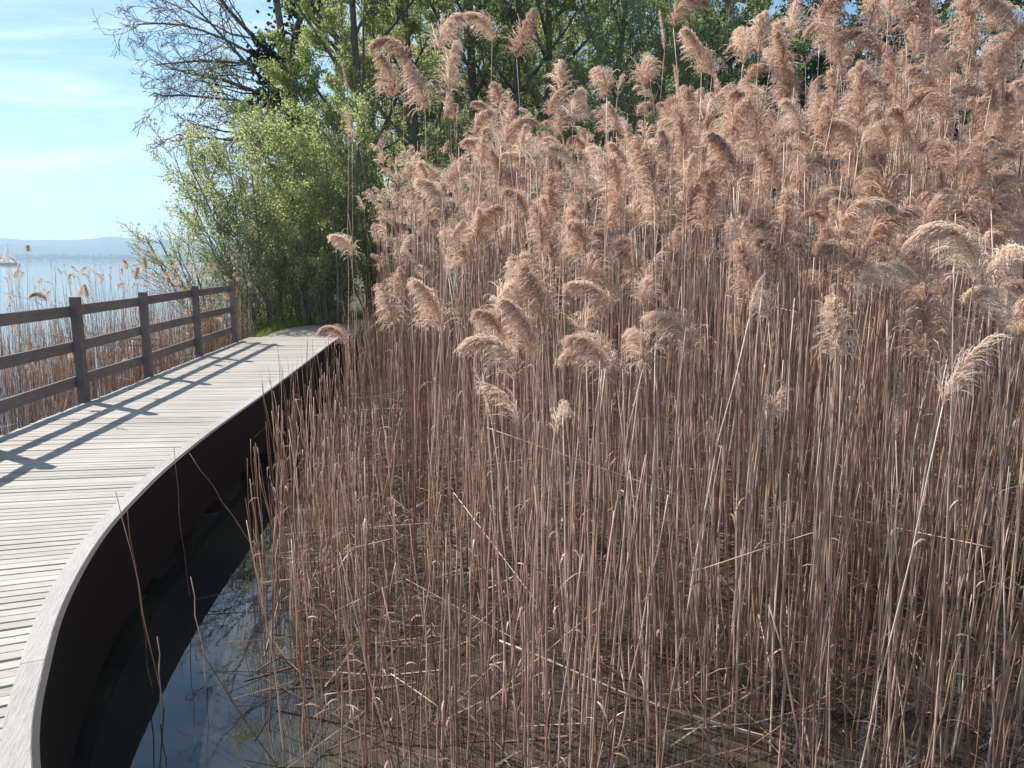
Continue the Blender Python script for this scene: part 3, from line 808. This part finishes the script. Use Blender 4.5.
# ------------------------------------------------------------------ trees
class TreeGen:
    def __init__(s, seed): s.r = np.random.default_rng(seed); s.br = []
    def grow(s, p, d, ln, rad, lev, maxlev, kids, tropism=0.05, wob=0.12, spread=0.9, first=0.25, shrink=0.62, rshrink=0.5, droop=0.0):
        n = 8; P = [np.array(p, float)]; d = norm(np.array(d, float)); ds = [d]
        for k in range(n - 1):
            d = norm(d + s.r.normal(0, wob, 3) * (0.5 + 0.5 * lev) * 0.6 + np.array([0, 0, tropism - droop * lev]))
            P.append(P[-1] + d * ln / (n - 1)); ds.append(d)
        P = np.array(P); tip = 0.35 if lev < maxlev else 0.2
        R = rad * np.linspace(1, tip, n)
        s.br.append((lev, P, R))
        if lev >= maxlev: return
        k = kids[min(lev, len(kids) - 1)]
        for j in range(k):
            t = first + (1 - first) * (j + s.r.uniform(0.1, 0.9)) / k
            f = t * (n - 1); i = min(int(f), n - 2); w = f - i
            q = P[i] * (1 - w) + P[i + 1] * w; dd = ds[i]
            side = norm(np.cross(dd, norm(s.r.normal(0, 1, 3))))
            nd = norm(dd * (1 - 0.35 * spread) + side * spread * s.r.uniform(0.6, 1.1))
            s.grow(q, nd, ln * shrink * s.r.uniform(0.65, 1.15) * (1.15 - 0.5 * t), max(R[i] * rshrink, 0.004), lev + 1, maxlev, kids, tropism, wob, spread, 0.15, shrink, rshrink, droop)
    def wood_mesh(s, name, mat, minr=0.0):
        b = Buf()
        for lev in sorted({l for l, _, _ in s.br}):
            sel = [(P, R) for l, P, R in s.br if l == lev]
            tubes(b, np.array([p for p, _ in sel]), np.maximum(np.array([r for _, r in sel]), minr), 8 if lev == 0 else 5 if lev == 1 else 3, np.clip(s.r.normal(0.5, 0.15, len(sel)), 0, 1))
        return b.mesh(name, mat, True)
    def leaf_mesh(s, name, mat, count, size, levs, off=0.12, clump_f=0.7, clump_cut=-0.25, zmin=-9, asp=0.55, keep=None):
        b = s.leaf_buf(count, size, levs, off, clump_f, clump_cut, zmin, asp, keep)
        return b.mesh(name, mat)
    def leaf_buf(s, count, size, levs, off, clump_f, clump_cut, zmin, asp, keep=None):
        sel = [P for l, P, R in s.br if l in levs]
        A = np.array(sel); M = len(A); r = s.r
        i = r.integers(0, M, count); t = r.uniform(0.1, 1.0, count) * 7; k = np.minimum(t.astype(int), 6); w = (t - k)[:, None]
        p = A[i, k] * (1 - w) + A[i, k + 1] * w + r.normal(0, off, (count, 3))
        ok = p[:, 2] > zmin
        if keep is not None: ok &= keep(p)
        # gaps and bunches through the crown
        g = np.array([mnoise.noise(Vector(q * clump_f)) for q in p])
        ok &= (g > clump_cut + r.normal(0, 0.12, count))
        p, g = p[ok], g[ok]; n = len(p)
        d = norm(r.normal(0, 1, (n, 3)) + np.array([0, 0, -0.35])); sd = norm(np.cross(d, r.normal(0, 1, (n, 3))))
        ln = (size * r.uniform(0.4, 1.5, n))[:, None]
        nrm = np.cross(d, sd) * ln * 0.12
        V = np.stack([p - d * ln * 0.5, p + sd * ln * asp * 0.5 + nrm, p + d * ln * 0.5, p - sd * ln * asp * 0.5 + nrm], 1).reshape(-1, 3)
        q = np.arange(n * 4).reshape(-1, 4)
        b = Buf(); b.add(V, q, None, np.repeat(np.clip(r.normal(0.5, 0.2, n), 0, 1), 4)); return b

def put_tree(name, label, cat, x, y, group=None):
    z = float(ground_z(x, y)) - 0.08
    return thing(name, label, cat, (x, y, z), group), z

def simple_tree(seed, name, label, x, y, height, rad, leafmat, leaves, size, kids=(9, 6, 5), lean=(0, 0), first=0.25, spread=0.9, clump_cut=-0.2, group='trees behind the reeds',
                tropism=0.05, bark=None, levs=(2, 3), off=0.09, shrink=0.55, droop=0.0, asp=0.55, clump_f=0.55):
    t, z = put_tree(name, label, 'tree', x, y, group)
    g = TreeGen(seed); g.grow((0, 0, 0), (lean[0], lean[1], 1), height, rad, 0, 3, kids, tropism=tropism, wob=0.08, spread=spread, first=first, shrink=shrink, droop=droop)
    obj('trunk', g.wood_mesh('trunk', bark or M_bark, 0.006), t)
    if leaves: obj('crown', g.leaf_mesh('crown', leafmat, leaves, size, levs, off=off, clump_cut=clump_cut, clump_f=clump_f, asp=asp), t)
    return t

def multi_shrub(seed, name, label, x, y, stems, height, leafmat, leaves, size, width, group=None, bias=(0, 0), clump_cut=-0.25, minr=0.006, off=0.07, kids=(9, 6), cat='shrub', bark=None, keep=None, rad=0.035, upright=1.0):
    t, z = put_tree(name, label, cat, x, y, group)
    g = TreeGen(seed)
    for k in range(stems):
        a = g.r.uniform(0, 2 * PI); rr = g.r.uniform(0, 0.35) * width
        d = (math.cos(a) * g.r.uniform(0, 0.6) * width / height + bias[0], math.sin(a) * g.r.uniform(0, 0.6) * width / height + bias[1], upright)
        g.grow((math.cos(a) * rr, math.sin(a) * rr, -0.05), d, height * g.r.uniform(0.7, 1.15), rad * g.r.uniform(0.6, 1.2), 0, 2, kids, tropism=0.03, wob=0.14, spread=0.75, first=0.12, shrink=0.42)
    obj('trunk', g.wood_mesh('trunk', bark or M_twig, minr), t)
    if leaves: obj('crown', g.leaf_mesh('crown', leafmat, leaves, size, (1, 2), off=off, clump_cut=clump_cut, clump_f=0.8, keep=keep), t)
    return t

# the grey-green willow scrub at the end of the railing
multi_shrub(21, 'willow_shrub', 'dense grey-green willow shrub with many thin stems behind the end of the railing', -6.2, 20.0, 16, 4.2, M_leaf_grey, 52000, 0.058, 2.8, group='shrubs at the lakeshore', bias=(-0.08, 0))
multi_shrub(22, 'willow_shrub', 'fresh green shrub with upright dark stems beside the gravel path', -4.9, 20.3, 13, 4.6, M_leaf_light, 44000, 0.065, 2.6, group='shrubs at the lakeshore')
multi_shrub(23, 'willow_shrub', 'nearly leafless grey shrub reaching over the lake water', -7.4, 20.6, 14, 3.1, M_leaf_grey, 12000, 0.05, 2.6, group='shrubs at the lakeshore', bias=(-0.28, 0))
multi_shrub(24, 'willow_shrub', 'rounded yellow-green shrub above the grey willow', -6.2, 23.5, 12, 5.0, M_leaf_light, 40000, 0.07, 2.6, group='shrubs at the lakeshore', bias=(0.12, 0))

for i, (x, y, lab) in enumerate([(-7.0, 18.6, 'low leafy bush at the foot of the grey-green willow, nearest the lake'), (-6.0, 19.4, 'low leafy bush between the railing end and the willow stems'), (-4.8, 19.9, 'low leafy bush beside the gravel path at the foot of the shrubs')]):
    multi_shrub(95 + i, 'low_bush', lab, x, y, 12, 1.3, [M_leaf_grey, M_leaf_light, M_leaf_light][i], 9000, 0.05, 1.5, cat='bush', group='low bushes at the foot of the willows', rad=0.012)
# the big leaning tree: ivy-clad trunk, bare limbs out over the lake
t, z = put_tree('bare_tree', 'big leaning tree with dark ivy-clad trunk and bare limbs reaching over the lake', 'tree', -6.0, 25.0, 'trees at the lakeshore')
g = TreeGen(33)
g.grow((0, 0, 0), (-0.16, 0, 1), 7.5, 0.34, 0, 0, (0,), wob=0.05)
tp = g.br[0][1]
g.br = []
g.br.append((0, tp, np.linspace(0.34, 0.17, 8)))
for (k, d, ln, rad) in [(5, (-1.0, -0.2, 0.22), 3.5, 0.11), (6, (-1.0, 0.1, 0.5), 4.0, 0.12), (7, (-0.9, -0.2, 0.95), 5.0, 0.13), (7, (-0.25, 0.1, 1.0), 10.5, 0.20), (4, (-0.9, 0.2, 0.05), 2.6, 0.07),
                        (7, (0.25, 0.2, 1.0), 9.5, 0.17), (6, (-0.8, -0.5, 0.75), 4.4, 0.10), (5, (-0.95, -0.4, 0.12), 3.0, 0.08),
                        (6, (-1.0, 0.0, 0.15), 4.0, 0.09), (7, (-1.0, 0.2, 0.22), 4.2, 0.10), (6, (-0.9, 0.5, 0.02), 3.6, 0.08), (7, (-0.95, -0.3, 0.5), 4.4, 0.09)]:
    g.grow(tp[k], d, ln, rad * 0.62, 1, 4, (0, 9, 7, 5), tropism=0.03, wob=0.15, spread=0.8, first=0.15, shrink=0.5, rshrink=0.5, droop=0.018)
obj('trunk', g.wood_mesh('trunk', M_bark, 0.007), t)
iv = Buf(); n = 9000
ti = rng.uniform(0.25, 1.0, n) * 7; k = np.minimum(ti.astype(int), 6); w = (ti - k)[:, None]
pp = tp[k] * (1 - w) + tp[k + 1] * w
limbs = [P for l, P, R in g.br if l == 1]
for a in range(n):
    if rng.random() < 0.42:
        P_ = limbs[int(rng.integers(0, len(limbs)))]; f_ = rng.random() ** 1.8 * 1.9; k_ = min(int(f_), 6); pp[a] = P_[k_] * (1 - (f_ - k_)) + P_[k_ + 1] * (f_ - k_)
dd = norm(rng.normal(0, 1, (n, 3)) * np.array([1, 1, 0.6])); lump = np.array([mnoise.noise(Vector(c * 1.6)) for c in pp])
bul = np.clip(0.34 + 0.55 * lump, 0.12, 0.9)
pp = pp + dd * (bul * rng.uniform(0.4, 1.2, n))[:, None]
d2 = norm(rng.normal(0, 1, (n, 3))); s2 = norm(np.cross(d2, rng.normal(0, 1, (n, 3)))); ln = rng.uniform(0.05, 0.10, n)[:, None]
iv.add(np.stack([pp - d2 * ln, pp + s2 * ln * 0.8, pp + d2 * ln, pp - s2 * ln * 0.8], 1).reshape(-1, 3), np.arange(n * 4).reshape(-1, 4), None, np.repeat(rng.uniform(0, 1, n), 4))
obj('ivy', iv.mesh('ivy', M_ivy), t)
obj('crown', g.leaf_mesh('crown', M_leaf_light, 12000, 0.07, (3, 4), off=0.1, clump_cut=-0.1, keep=lambda p: p[:, 0] > -3.2 + 0.0 * p[:, 2]), t)

simple_tree(41, 'leafy_tree', 'bright green leafy tree nearest behind the left end of the reeds', -4.1, 22.5, 12.0, 0.16, M_leaf_light, 80000, 0.075, kids=(16, 6, 4), first=0.12, spread=0.8, clump_cut=-0.22, shrink=0.36)
simple_tree(42, 'leafy_tree', 'tall pale green tree with loose crown left of the bright green one', -4.9, 27.5, 17.0, 0.22, M_leaf_light, 60000, 0.085, kids=(15, 7, 5), first=0.25, clump_cut=-0.12, shrink=0.4)
xs = [(-2.6, 25, 0.16), (-1.2, 27, 0.22), (0.2, 25.5, 0.15), (1.6, 28, 0.22), (-3.4, 29, 0.2), (3.0, 27, 0.16)]
labs = ['slim dark-trunked tree with thin spring leaves behind the tallest plume pair', 'dark-trunked tree with sparse leaves and sky gaps left of centre',
        'slim tree with loose fresh foliage behind the middle of the reeds', 'tall dark-trunked tree left of the dark green bush',
        'tall sparse tree furthest back behind the bright green tree', 'slim tree rising just behind the dark green bush']
for i, ((x, y, rad), lab) in enumerate(zip(xs, labs)):
    simple_tree(50 + i, 'slender_tree', lab, x, y, rng.uniform(13, 16), rad, [M_leaf_mid, M_leaf_light, M_leaf_mid][i % 3], 60000, 0.08, kids=(16, 8, 4), first=0.1, lean=(rng.normal(0, 0.05), 0), clump_cut=-0.05, shrink=0.36)
multi_shrub(66, 'green_bush', 'fresh green bush closing the view where the gravel path turns behind the reeds', -3.3, 21.8, 12, 3.6, M_leaf_light, 30000, 0.065, 2.2, cat='bush', group='bushes behind the reeds', clump_cut=-0.35)
multi_shrub(61, 'green_bush', 'dark green dense bush behind the middle right of the reeds', 4.5, 21.5, 14, 8.2, M_leaf_mid, 90000, 0.075, 3.8, cat='bush', group='bushes behind the reeds', clump_cut=-0.35)
multi_shrub(62, 'green_bush', 'low mid-green bush filling behind the centre of the reeds', 0.2, 21.0, 14, 4.6, M_leaf_mid, 30000, 0.09, 4.0, cat='bush', group='bushes behind the reeds', clump_cut=-0.3)
multi_shrub(63, 'green_bush', 'dark evergreen bush behind the right half of the reeds', 8.2, 22.0, 14, 7.0, M_leaf_dark, 42000, 0.10, 4.2, cat='bush', group='bushes behind the reeds', clump_cut=-0.4)
multi_shrub(64, 'green_bush', 'dark evergreen bush behind the far right of the reeds', 12.2, 21.0, 14, 7.0, M_leaf_dark, 42000, 0.10, 4.6, cat='bush', group='bushes behind the reeds', clump_cut=-0.4)
multi_shrub(65, 'green_bush', 'dark evergreen bush at the right edge behind the reeds', 16.0, 20.0, 12, 6.6, M_leaf_dark, 30000, 0.10, 4.4, cat='bush', group='bushes behind the reeds', clump_cut=-0.4)
for i, (x, y, h, lab) in enumerate([(7.6, 28, 12.5, 'dark twiggy tree behind the tall shaggy plumes'), (11.6, 29, 12.5, 'dark twiggy tree behind the highest plume cluster'),
                                    (16.0, 28, 12.0, 'dark twiggy tree behind the upper right corner of the reeds'), (20.0, 27, 12.0, 'dark twiggy tree furthest to the right behind the reeds')]):
    simple_tree(70 + i, 'twiggy_tree', lab, x, y, h, 0.18, M_leaf_dark, 30000, 0.12, kids=(18, 8, 5), first=0.12, clump_cut=-0.1, shrink=0.4)
# trees further back closing the view behind the wood
for i, (x, y, lab) in enumerate([(-3.2, 33, 'tall pale spring thicket behind the slender trees, left of the tallest plumes'), (1.0, 33, 'tall pale spring thicket behind the slender trees, left of the dark green bush'), (5.6, 32, 'tall pale spring thicket behind the dark green bush')]):
    multi_shrub(120 + i, 'spring_thicket', lab, x, y, 16, 11.0, M_leaf_light, 60000, 0.10, 4.6, group='spring thickets behind the slender trees', cat='thicket', rad=0.06, clump_cut=-0.3)
for i, (x, y) in enumerate([(-9, 42), (-4.5, 44), (0, 43), (4.5, 45), (9, 43), (14, 44), (19, 42), (25, 40), (30, 37)]):
    t_ = simple_tree(80 + i, 'woodland_tree', 'hazy tree in the back row of the wood', x, y, rng.uniform(14, 17), 0.22, M_leaf_mid, 42000, 0.16, kids=(14, 7, 4), first=0.08, clump_cut=-0.2, shrink=0.38, group='back row of the wood')
    t_['label'] = ['hazy tree in the back row of the wood, nearest the lake', 'hazy tree in the back row behind the ivy-clad tree', 'hazy tree in the back row behind the slender trunks', 'hazy tree in the back row behind the dark green bush',
                   'hazy tree in the back row right of the dark green bush', 'hazy tree in the back row behind the highest plume cluster', 'hazy tree in the back row behind the upper right plumes', 'hazy tree in the back row near the right end of the wood',
                   'hazy tree in the back row at the right end of the wood'][i]

# dead branch hanging over the water
bb = thing('dead_branch', 'long bare dead branch lying low over the lake beyond the railing', 'branch', (-8.0, 17.5, WATER))
g = TreeGen(91); g.grow((0, 0, 0.55), (-1, 0.25, 0.05), 3.4, 0.03, 0, 2, (5, 3), tropism=0.0, wob=0.12, spread=0.6)
g.grow((0.1, 0.1, 0.4), (-1, 0.05, 0.03), 3.2, 0.025, 0, 2, (4, 3), tropism=0.0, wob=0.1, spread=0.5)
obj('limb', g.wood_mesh('limb', M_twig, 0.005), bb)

# grass on the bank at the end of the boardwalk
gr = Buf(); n = 60000
x = rng.uniform(-9, 2, n); y = rng.uniform(16.0, 24, n)
gz = ground_z(x, y)
dp = np.min(np.linalg.norm(np.stack([x, y], -1)[:, None] - PATH[None], axis=-1), axis=1)
gn = np.array([mnoise.noise(Vector((a * 0.7, b_ * 0.7, 0.3))) for a, b_ in zip(x, y)])
ok = (gz > -0.45) & (dp > 0.95) & (gn > -0.25 + rng.normal(0, 0.15, n)) & ~((y < 16.4) & (x > edge_x(y) - DECK_W - 0.1) & (x < edge_x(y) + 0.05))
x, y, gz = x[ok], y[ok], gz[ok]; n = len(x)
hh = rng.uniform(0.06, 0.26, n); d = norm(rng.normal(0, 0.35, (n, 3)) + np.array([0, 0, 1]))
p = np.stack([x, y, gz - 0.01], -1)
bend = rng.normal(0, 0.3, (n, 3)) * np.array([1, 1, 0])
P = np.stack([p, p + d * hh[:, None] * 0.55, p + (d + bend) * hh[:, None]], 1)
ribbons(gr, P, np.array([[0.010, 0.008, 0.001]]), rng.normal(0, 1, (n, 3)) * np.array([1, 1, 0.1]), np.clip(rng.normal(0.5, 0.22, n), 0, 1))
tag(obj('grass', gr.mesh('grass', M_grass)), 'fresh green grass on the bank at the end of the boardwalk', 'grass', kind='stuff')

# pale stones at the water's edge by the last posts
for i, (px, py, dep, sz, lab) in enumerate([(187, 356, 14.0, 0.20, 'large pale stone at the foot of the second last railing post'), (172, 362, 13.5, 0.12, 'small pale stone beside the larger one below the railing')]):
    p = unproject(px, py, dep); st = Buf()
    u = np.linspace(0, 2 * PI, 14, endpoint=False); v_ = np.linspace(0.02, PI - 0.02, 9)
    U, V_ = np.meshgrid(u, v_)
    X = np.stack([np.cos(U) * np.sin(V_), np.sin(U) * np.sin(V_), np.cos(V_) * 0.6], -1)
    X = X * (1 + 0.28 * np.array([[mnoise.noise(Vector(c * 1.4) + Vector((i * 5, 0, 0))) for c in row] for row in X]))[..., None] * sz
    idx = np.arange(14 * 9).reshape(9, 14); nx = np.roll(idx, -1, 1)
    st.add(X.reshape(-1, 3), np.stack([idx[:-1], idx[1:], nx[1:], nx[:-1]], -1).reshape(-1, 4))
    p[2] = max(float(ground_z(p[0], p[1])), WATER) + sz * 0.25
    tag(obj('shore_stone', st.mesh('shore_stone', M_stone, True), None, p), lab, 'stone')

# ------------------------------------------------------------------ far shore, mountains, sailing boat
def ridge(name, y, x0, x1, base, fn, depth, mat, label, cat):
    xs_ = np.linspace(x0, x1, 260); hgt = np.array([fn(v) for v in xs_])
    rows = [(0, 0.0), (0.25, 0.55), (0.6, 1.0), (1.0, 0.0)]
    V = np.stack([np.stack([xs_, np.full_like(xs_, y + f * depth), base + hgt * g_], -1) for f, g_ in rows], 0)
    idx = np.arange(V.shape[0] * V.shape[1]).reshape(V.shape[:2])
    q = np.stack([idx[:-1, :-1], idx[:-1, 1:], idx[1:, 1:], idx[1:, :-1]], -1).reshape(-1, 4)
    b = Buf(); b.add(V.reshape(-1, 3), q)
    tag(obj(name, b.mesh(name, mat, True)), label, cat, kind='structure')
ridge('hills', 2500, -3800, 1500, -3, lambda v: 40 + 26 * smooth(-1300, -2000, v) + 10 * mnoise.noise(Vector((v * 0.003, 1, 0))) + 6 * mnoise.noise(Vector((v * 0.012, 3, 0))), 500, M_hill, 'low wooded hills along the far shore of the lake, blue with distance', 'hills')
ridge('hills', 3500, -3900, 1500, -3, lambda v: 105 + 35 * mnoise.noise(Vector((v * 0.0016, 5, 0))) + 22 * mnoise.noise(Vector((v * 0.006, 8, 0))), 380, M_hill, 'faint higher range barely showing through the haze above the shore hills', 'hills')
# wood on the far shore: trees that read as one band
fw = Buf(); cps = []
for _ in range(700):
    x = rng.uniform(-2300, -700); y = rng.uniform(2440, 2560)
    h = rng.uniform(9, 20) * (1.0 + 0.5 * mnoise.noise(Vector((x * 0.008, 2, 0)))); w = h * rng.uniform(0.25, 0.45)
    u = np.linspace(0, 2 * PI, 7, endpoint=False); rows = [(0, 0.25), (0.3, 1.0), (0.65, 0.75), (1.0, 0.06)]
    V = np.array([[(x + math.cos(a) * w * rr, y + math.sin(a) * w * rr, WATER + h * hh_ + 2) for a in u] for hh_, rr in rows])
    idx = np.arange(28).reshape(4, 7); nx = np.roll(idx, -1, 1)
    fw.add(V.reshape(-1, 3), np.stack([idx[:-1], nx[:-1], nx[1:], idx[1:]], -1).reshape(-1, 4))
tag(obj('far_woods', fw.mesh('far_woods', M_hill, True)), 'band of trees along the far shore, blue with distance', 'woods', kind='stuff')

bp_ = unproject(8, 262, 330); bx, by = bp_[0], bp_[1]
bt = thing('sailing_boat', 'small white sailing boat far out on the lake at the left edge', 'boat', (bx, by, WATER))
hb = Buf(); K = 12; tt = np.linspace(0, 1, K)
wd = 1.1 * np.sin(np.clip(tt * 0.9 + 0.1, 0, 1) * PI) ** 0.6
V = np.array([[(-3.5 + 7 * t_, -w_, 0.85 + 0.25 * t_ * t_), (-3.5 + 7 * t_, -w_ * 0.6, -0.1), (-3.5 + 7 * t_, w_ * 0.6, -0.1), (-3.5 + 7 * t_, w_, 0.85 + 0.25 * t_ * t_)] for t_, w_ in zip(tt, wd)])
idx = np.arange(K * 4).reshape(K, 4); nx = np.roll(idx, -1, 1)
hb.add(V.reshape(-1, 3), np.concatenate([np.stack([idx[:-1], nx[:-1], nx[1:], idx[1:]], -1).reshape(-1, 4), [idx[0], idx[-1][::-1]]]))
obj('hull', hb.mesh('hull', M_hull), bt)
mb = Buf(); tubes(mb, [[(0.5, 0, 0.8), (0.5, 0, 9.2)]], [[0.07, 0.05]], 6); obj('mast', mb.mesh('mast', M_mast), bt)
sb = Buf(); uu = np.linspace(0, 1, 9)
def sail(b, A, B, Ct, belly):
    V = []
    for a in uu:
        for c in uu:
            p = np.array(A) * (1 - a) * (1 - c) + np.array(B) * (1 - a) * c + np.array(Ct) * a
            p[1] += belly * math.sin(PI * c) * (1 - a); V.append(p)
    V = np.array(V); idx = np.arange(81).reshape(9, 9)
    q = np.stack([idx[:-1, :-1], idx[:-1, 1:], idx[1:, 1:], idx[1:, :-1]], -1).reshape(-1, 4)
    b.add(np.concatenate([V, V + np.array([0, 0.02, 0])]), np.concatenate([q, q[:, ::-1] + 81]))
sail(sb, (0.45, 0, 1.6), (-3.0, 0.5, 1.6), (0.45, 0, 9.0), 0.4); obj('mainsail', sb.mesh('mainsail', M_white, True), bt)
jb = Buf(); sail(jb, (3.3, 0, 1.2), (0.7, 0.4, 1.3), (0.6, 0, 7.8), 0.3); obj('jib', jb.mesh('jib', M_white, True), bt)
bt.rotation_euler = (0, 0, 0.35)

# ------------------------------------------------------------------ air over the lake
HAZE = True
if HAZE:
    hz = Buf(); boxc(hz, (0, 0, 108.5), (3960, 0, 0), (0, 3960, 0), (0, 0, 112))
    m, nt, out = mat_new('lake_haze')
    v = N(nt, 'ShaderNodeVolumePrincipled'); v.inputs['Color'].default_value = (0.48, 0.68, 0.88, 1); v.inputs['Density'].default_value = 0.00036; v.inputs['Anisotropy'].default_value = 0.2
    nt.links.new(v.outputs[0], out.inputs['Volume'])
    tag(obj('haze', hz.mesh('haze', m)), 'thin pale haze over the lake', 'haze', kind='stuff')

# ------------------------------------------------------------------ light, sky, camera
sun_to = np.array([-1.05, 0.70]); az = math.atan2(sun_to[0], sun_to[1]); EL = math.radians(41)
sd = Vector((math.sin(az) * math.cos(EL), math.cos(az) * math.cos(EL), math.sin(EL)))
sl = bpy.data.lights.new('sun', 'SUN'); sl.energy = 4.6; sl.angle = math.radians(0.53); sl.color = (1.0, 0.95, 0.88)
so = bpy.data.objects.new('sun', sl); C.objects.link(so); so.rotation_euler = (-sd).to_track_quat('-Z', 'Y').to_euler(); so.location = (-20, 20, 30)

w = bpy.data.worlds.new('World'); bpy.context.scene.world = w; w.use_nodes = True
nt = w.node_tree; nt.nodes.clear(); L = nt.links.new
wo = nt.nodes.new('ShaderNodeOutputWorld'); bg = N(nt, 'ShaderNodeBackground', i_1=0.068)
sky = nt.nodes.new('ShaderNodeTexSky'); sky.sky_type = 'NISHITA'; sky.sun_disc = False
sky.sun_elevation = EL; sky.sun_rotation = az; sky.altitude = 400; sky.air_density = 1.0; sky.dust_density = 0.15; sky.ozone_density = 1.6
tc = nt.nodes.new('ShaderNodeTexCoord'); sx = nt.nodes.new('ShaderNodeSeparateXYZ'); L(tc.outputs['Generated'], sx.inputs[0])
# thin streaks of cirrus on a high plane: direction / height
dv = N(nt, 'ShaderNodeMath', operation='ADD', i_1=0.12); L(sx.outputs['Z'], dv.inputs[0])
dx = N(nt, 'ShaderNodeMath', operation='DIVIDE'); L(sx.outputs['X'], dx.inputs[0]); L(dv.outputs[0], dx.inputs[1])
dy = N(nt, 'ShaderNodeMath', operation='DIVIDE'); L(sx.outputs['Y'], dy.inputs[0]); L(dv.outputs[0], dy.inputs[1])
cb = nt.nodes.new('ShaderNodeCombineXYZ'); L(dx.outputs[0], cb.inputs[0]); L(dy.outputs[0], cb.inputs[1])
mp = N(nt, 'ShaderNodeMapping'); mp.inputs['Scale'].default_value = (0.55, 1.5, 1); mp.inputs['Rotation'].default_value = (0, 0, 0.35); L(cb.outputs[0], mp.inputs[0])
cn = N(nt, 'ShaderNodeTexNoise', i_Scale=1.3, i_Detail=7.0, i_Roughness=0.58, i_Distortion=0.6); L(mp.outputs[0], cn.inputs['Vector'])
cr = ramp(nt, [(0.44, (0, 0, 0)), (0.72, (0.9, 0.9, 0.9))]); L(cn.outputs['Fac'], cr.inputs[0])
mx = N(nt, 'ShaderNodeMix', data_type='RGBA'); L(cr.outputs[0], mx.inputs[0]); hs = N(nt, 'ShaderNodeHueSaturation', i_Saturation=1.15, i_Hue=0.488); L(sky.outputs[0], hs.inputs['Color']); L(hs.outputs[0], mx.inputs[6]); mx.inputs[7].default_value = (8.6, 9.4, 9.9, 1)
L(mx.outputs[2], bg.inputs[0]); L(bg.outputs[0], wo.inputs[0])

cam = bpy.data.cameras.new('camera'); co = bpy.data.objects.new('camera', cam); C.objects.link(co)
co.location = (0, 0, CAM_Z); co.rotation_euler = (PI / 2 - PITCH, 0, 0)
cam.sensor_width = 36; cam.lens = F / W * 36; cam.clip_start = 0.05; cam.clip_end = 40000
sc = bpy.context.scene; sc.camera = co
sc.view_settings.view_transform = 'Standard'; sc.view_settings.look = 'None'; sc.view_settings.gamma = 1; sc.view_settings.exposure = 1.13
sc.view_settings.use_curve_mapping = False
sc.cycles.max_bounces = 12; sc.cycles.diffuse_bounces = 6; sc.cycles.glossy_bounces = 3; sc.cycles.transmission_bounces = 8; sc.cycles.volume_bounces = 0
sc.cycles.use_denoising = True
sc.cycles.sample_clamp_indirect = 6
print('reeds', len(reeds), 'verts', sum(len(o.data.vertices) for o in sc.objects if o.type == 'MESH'))
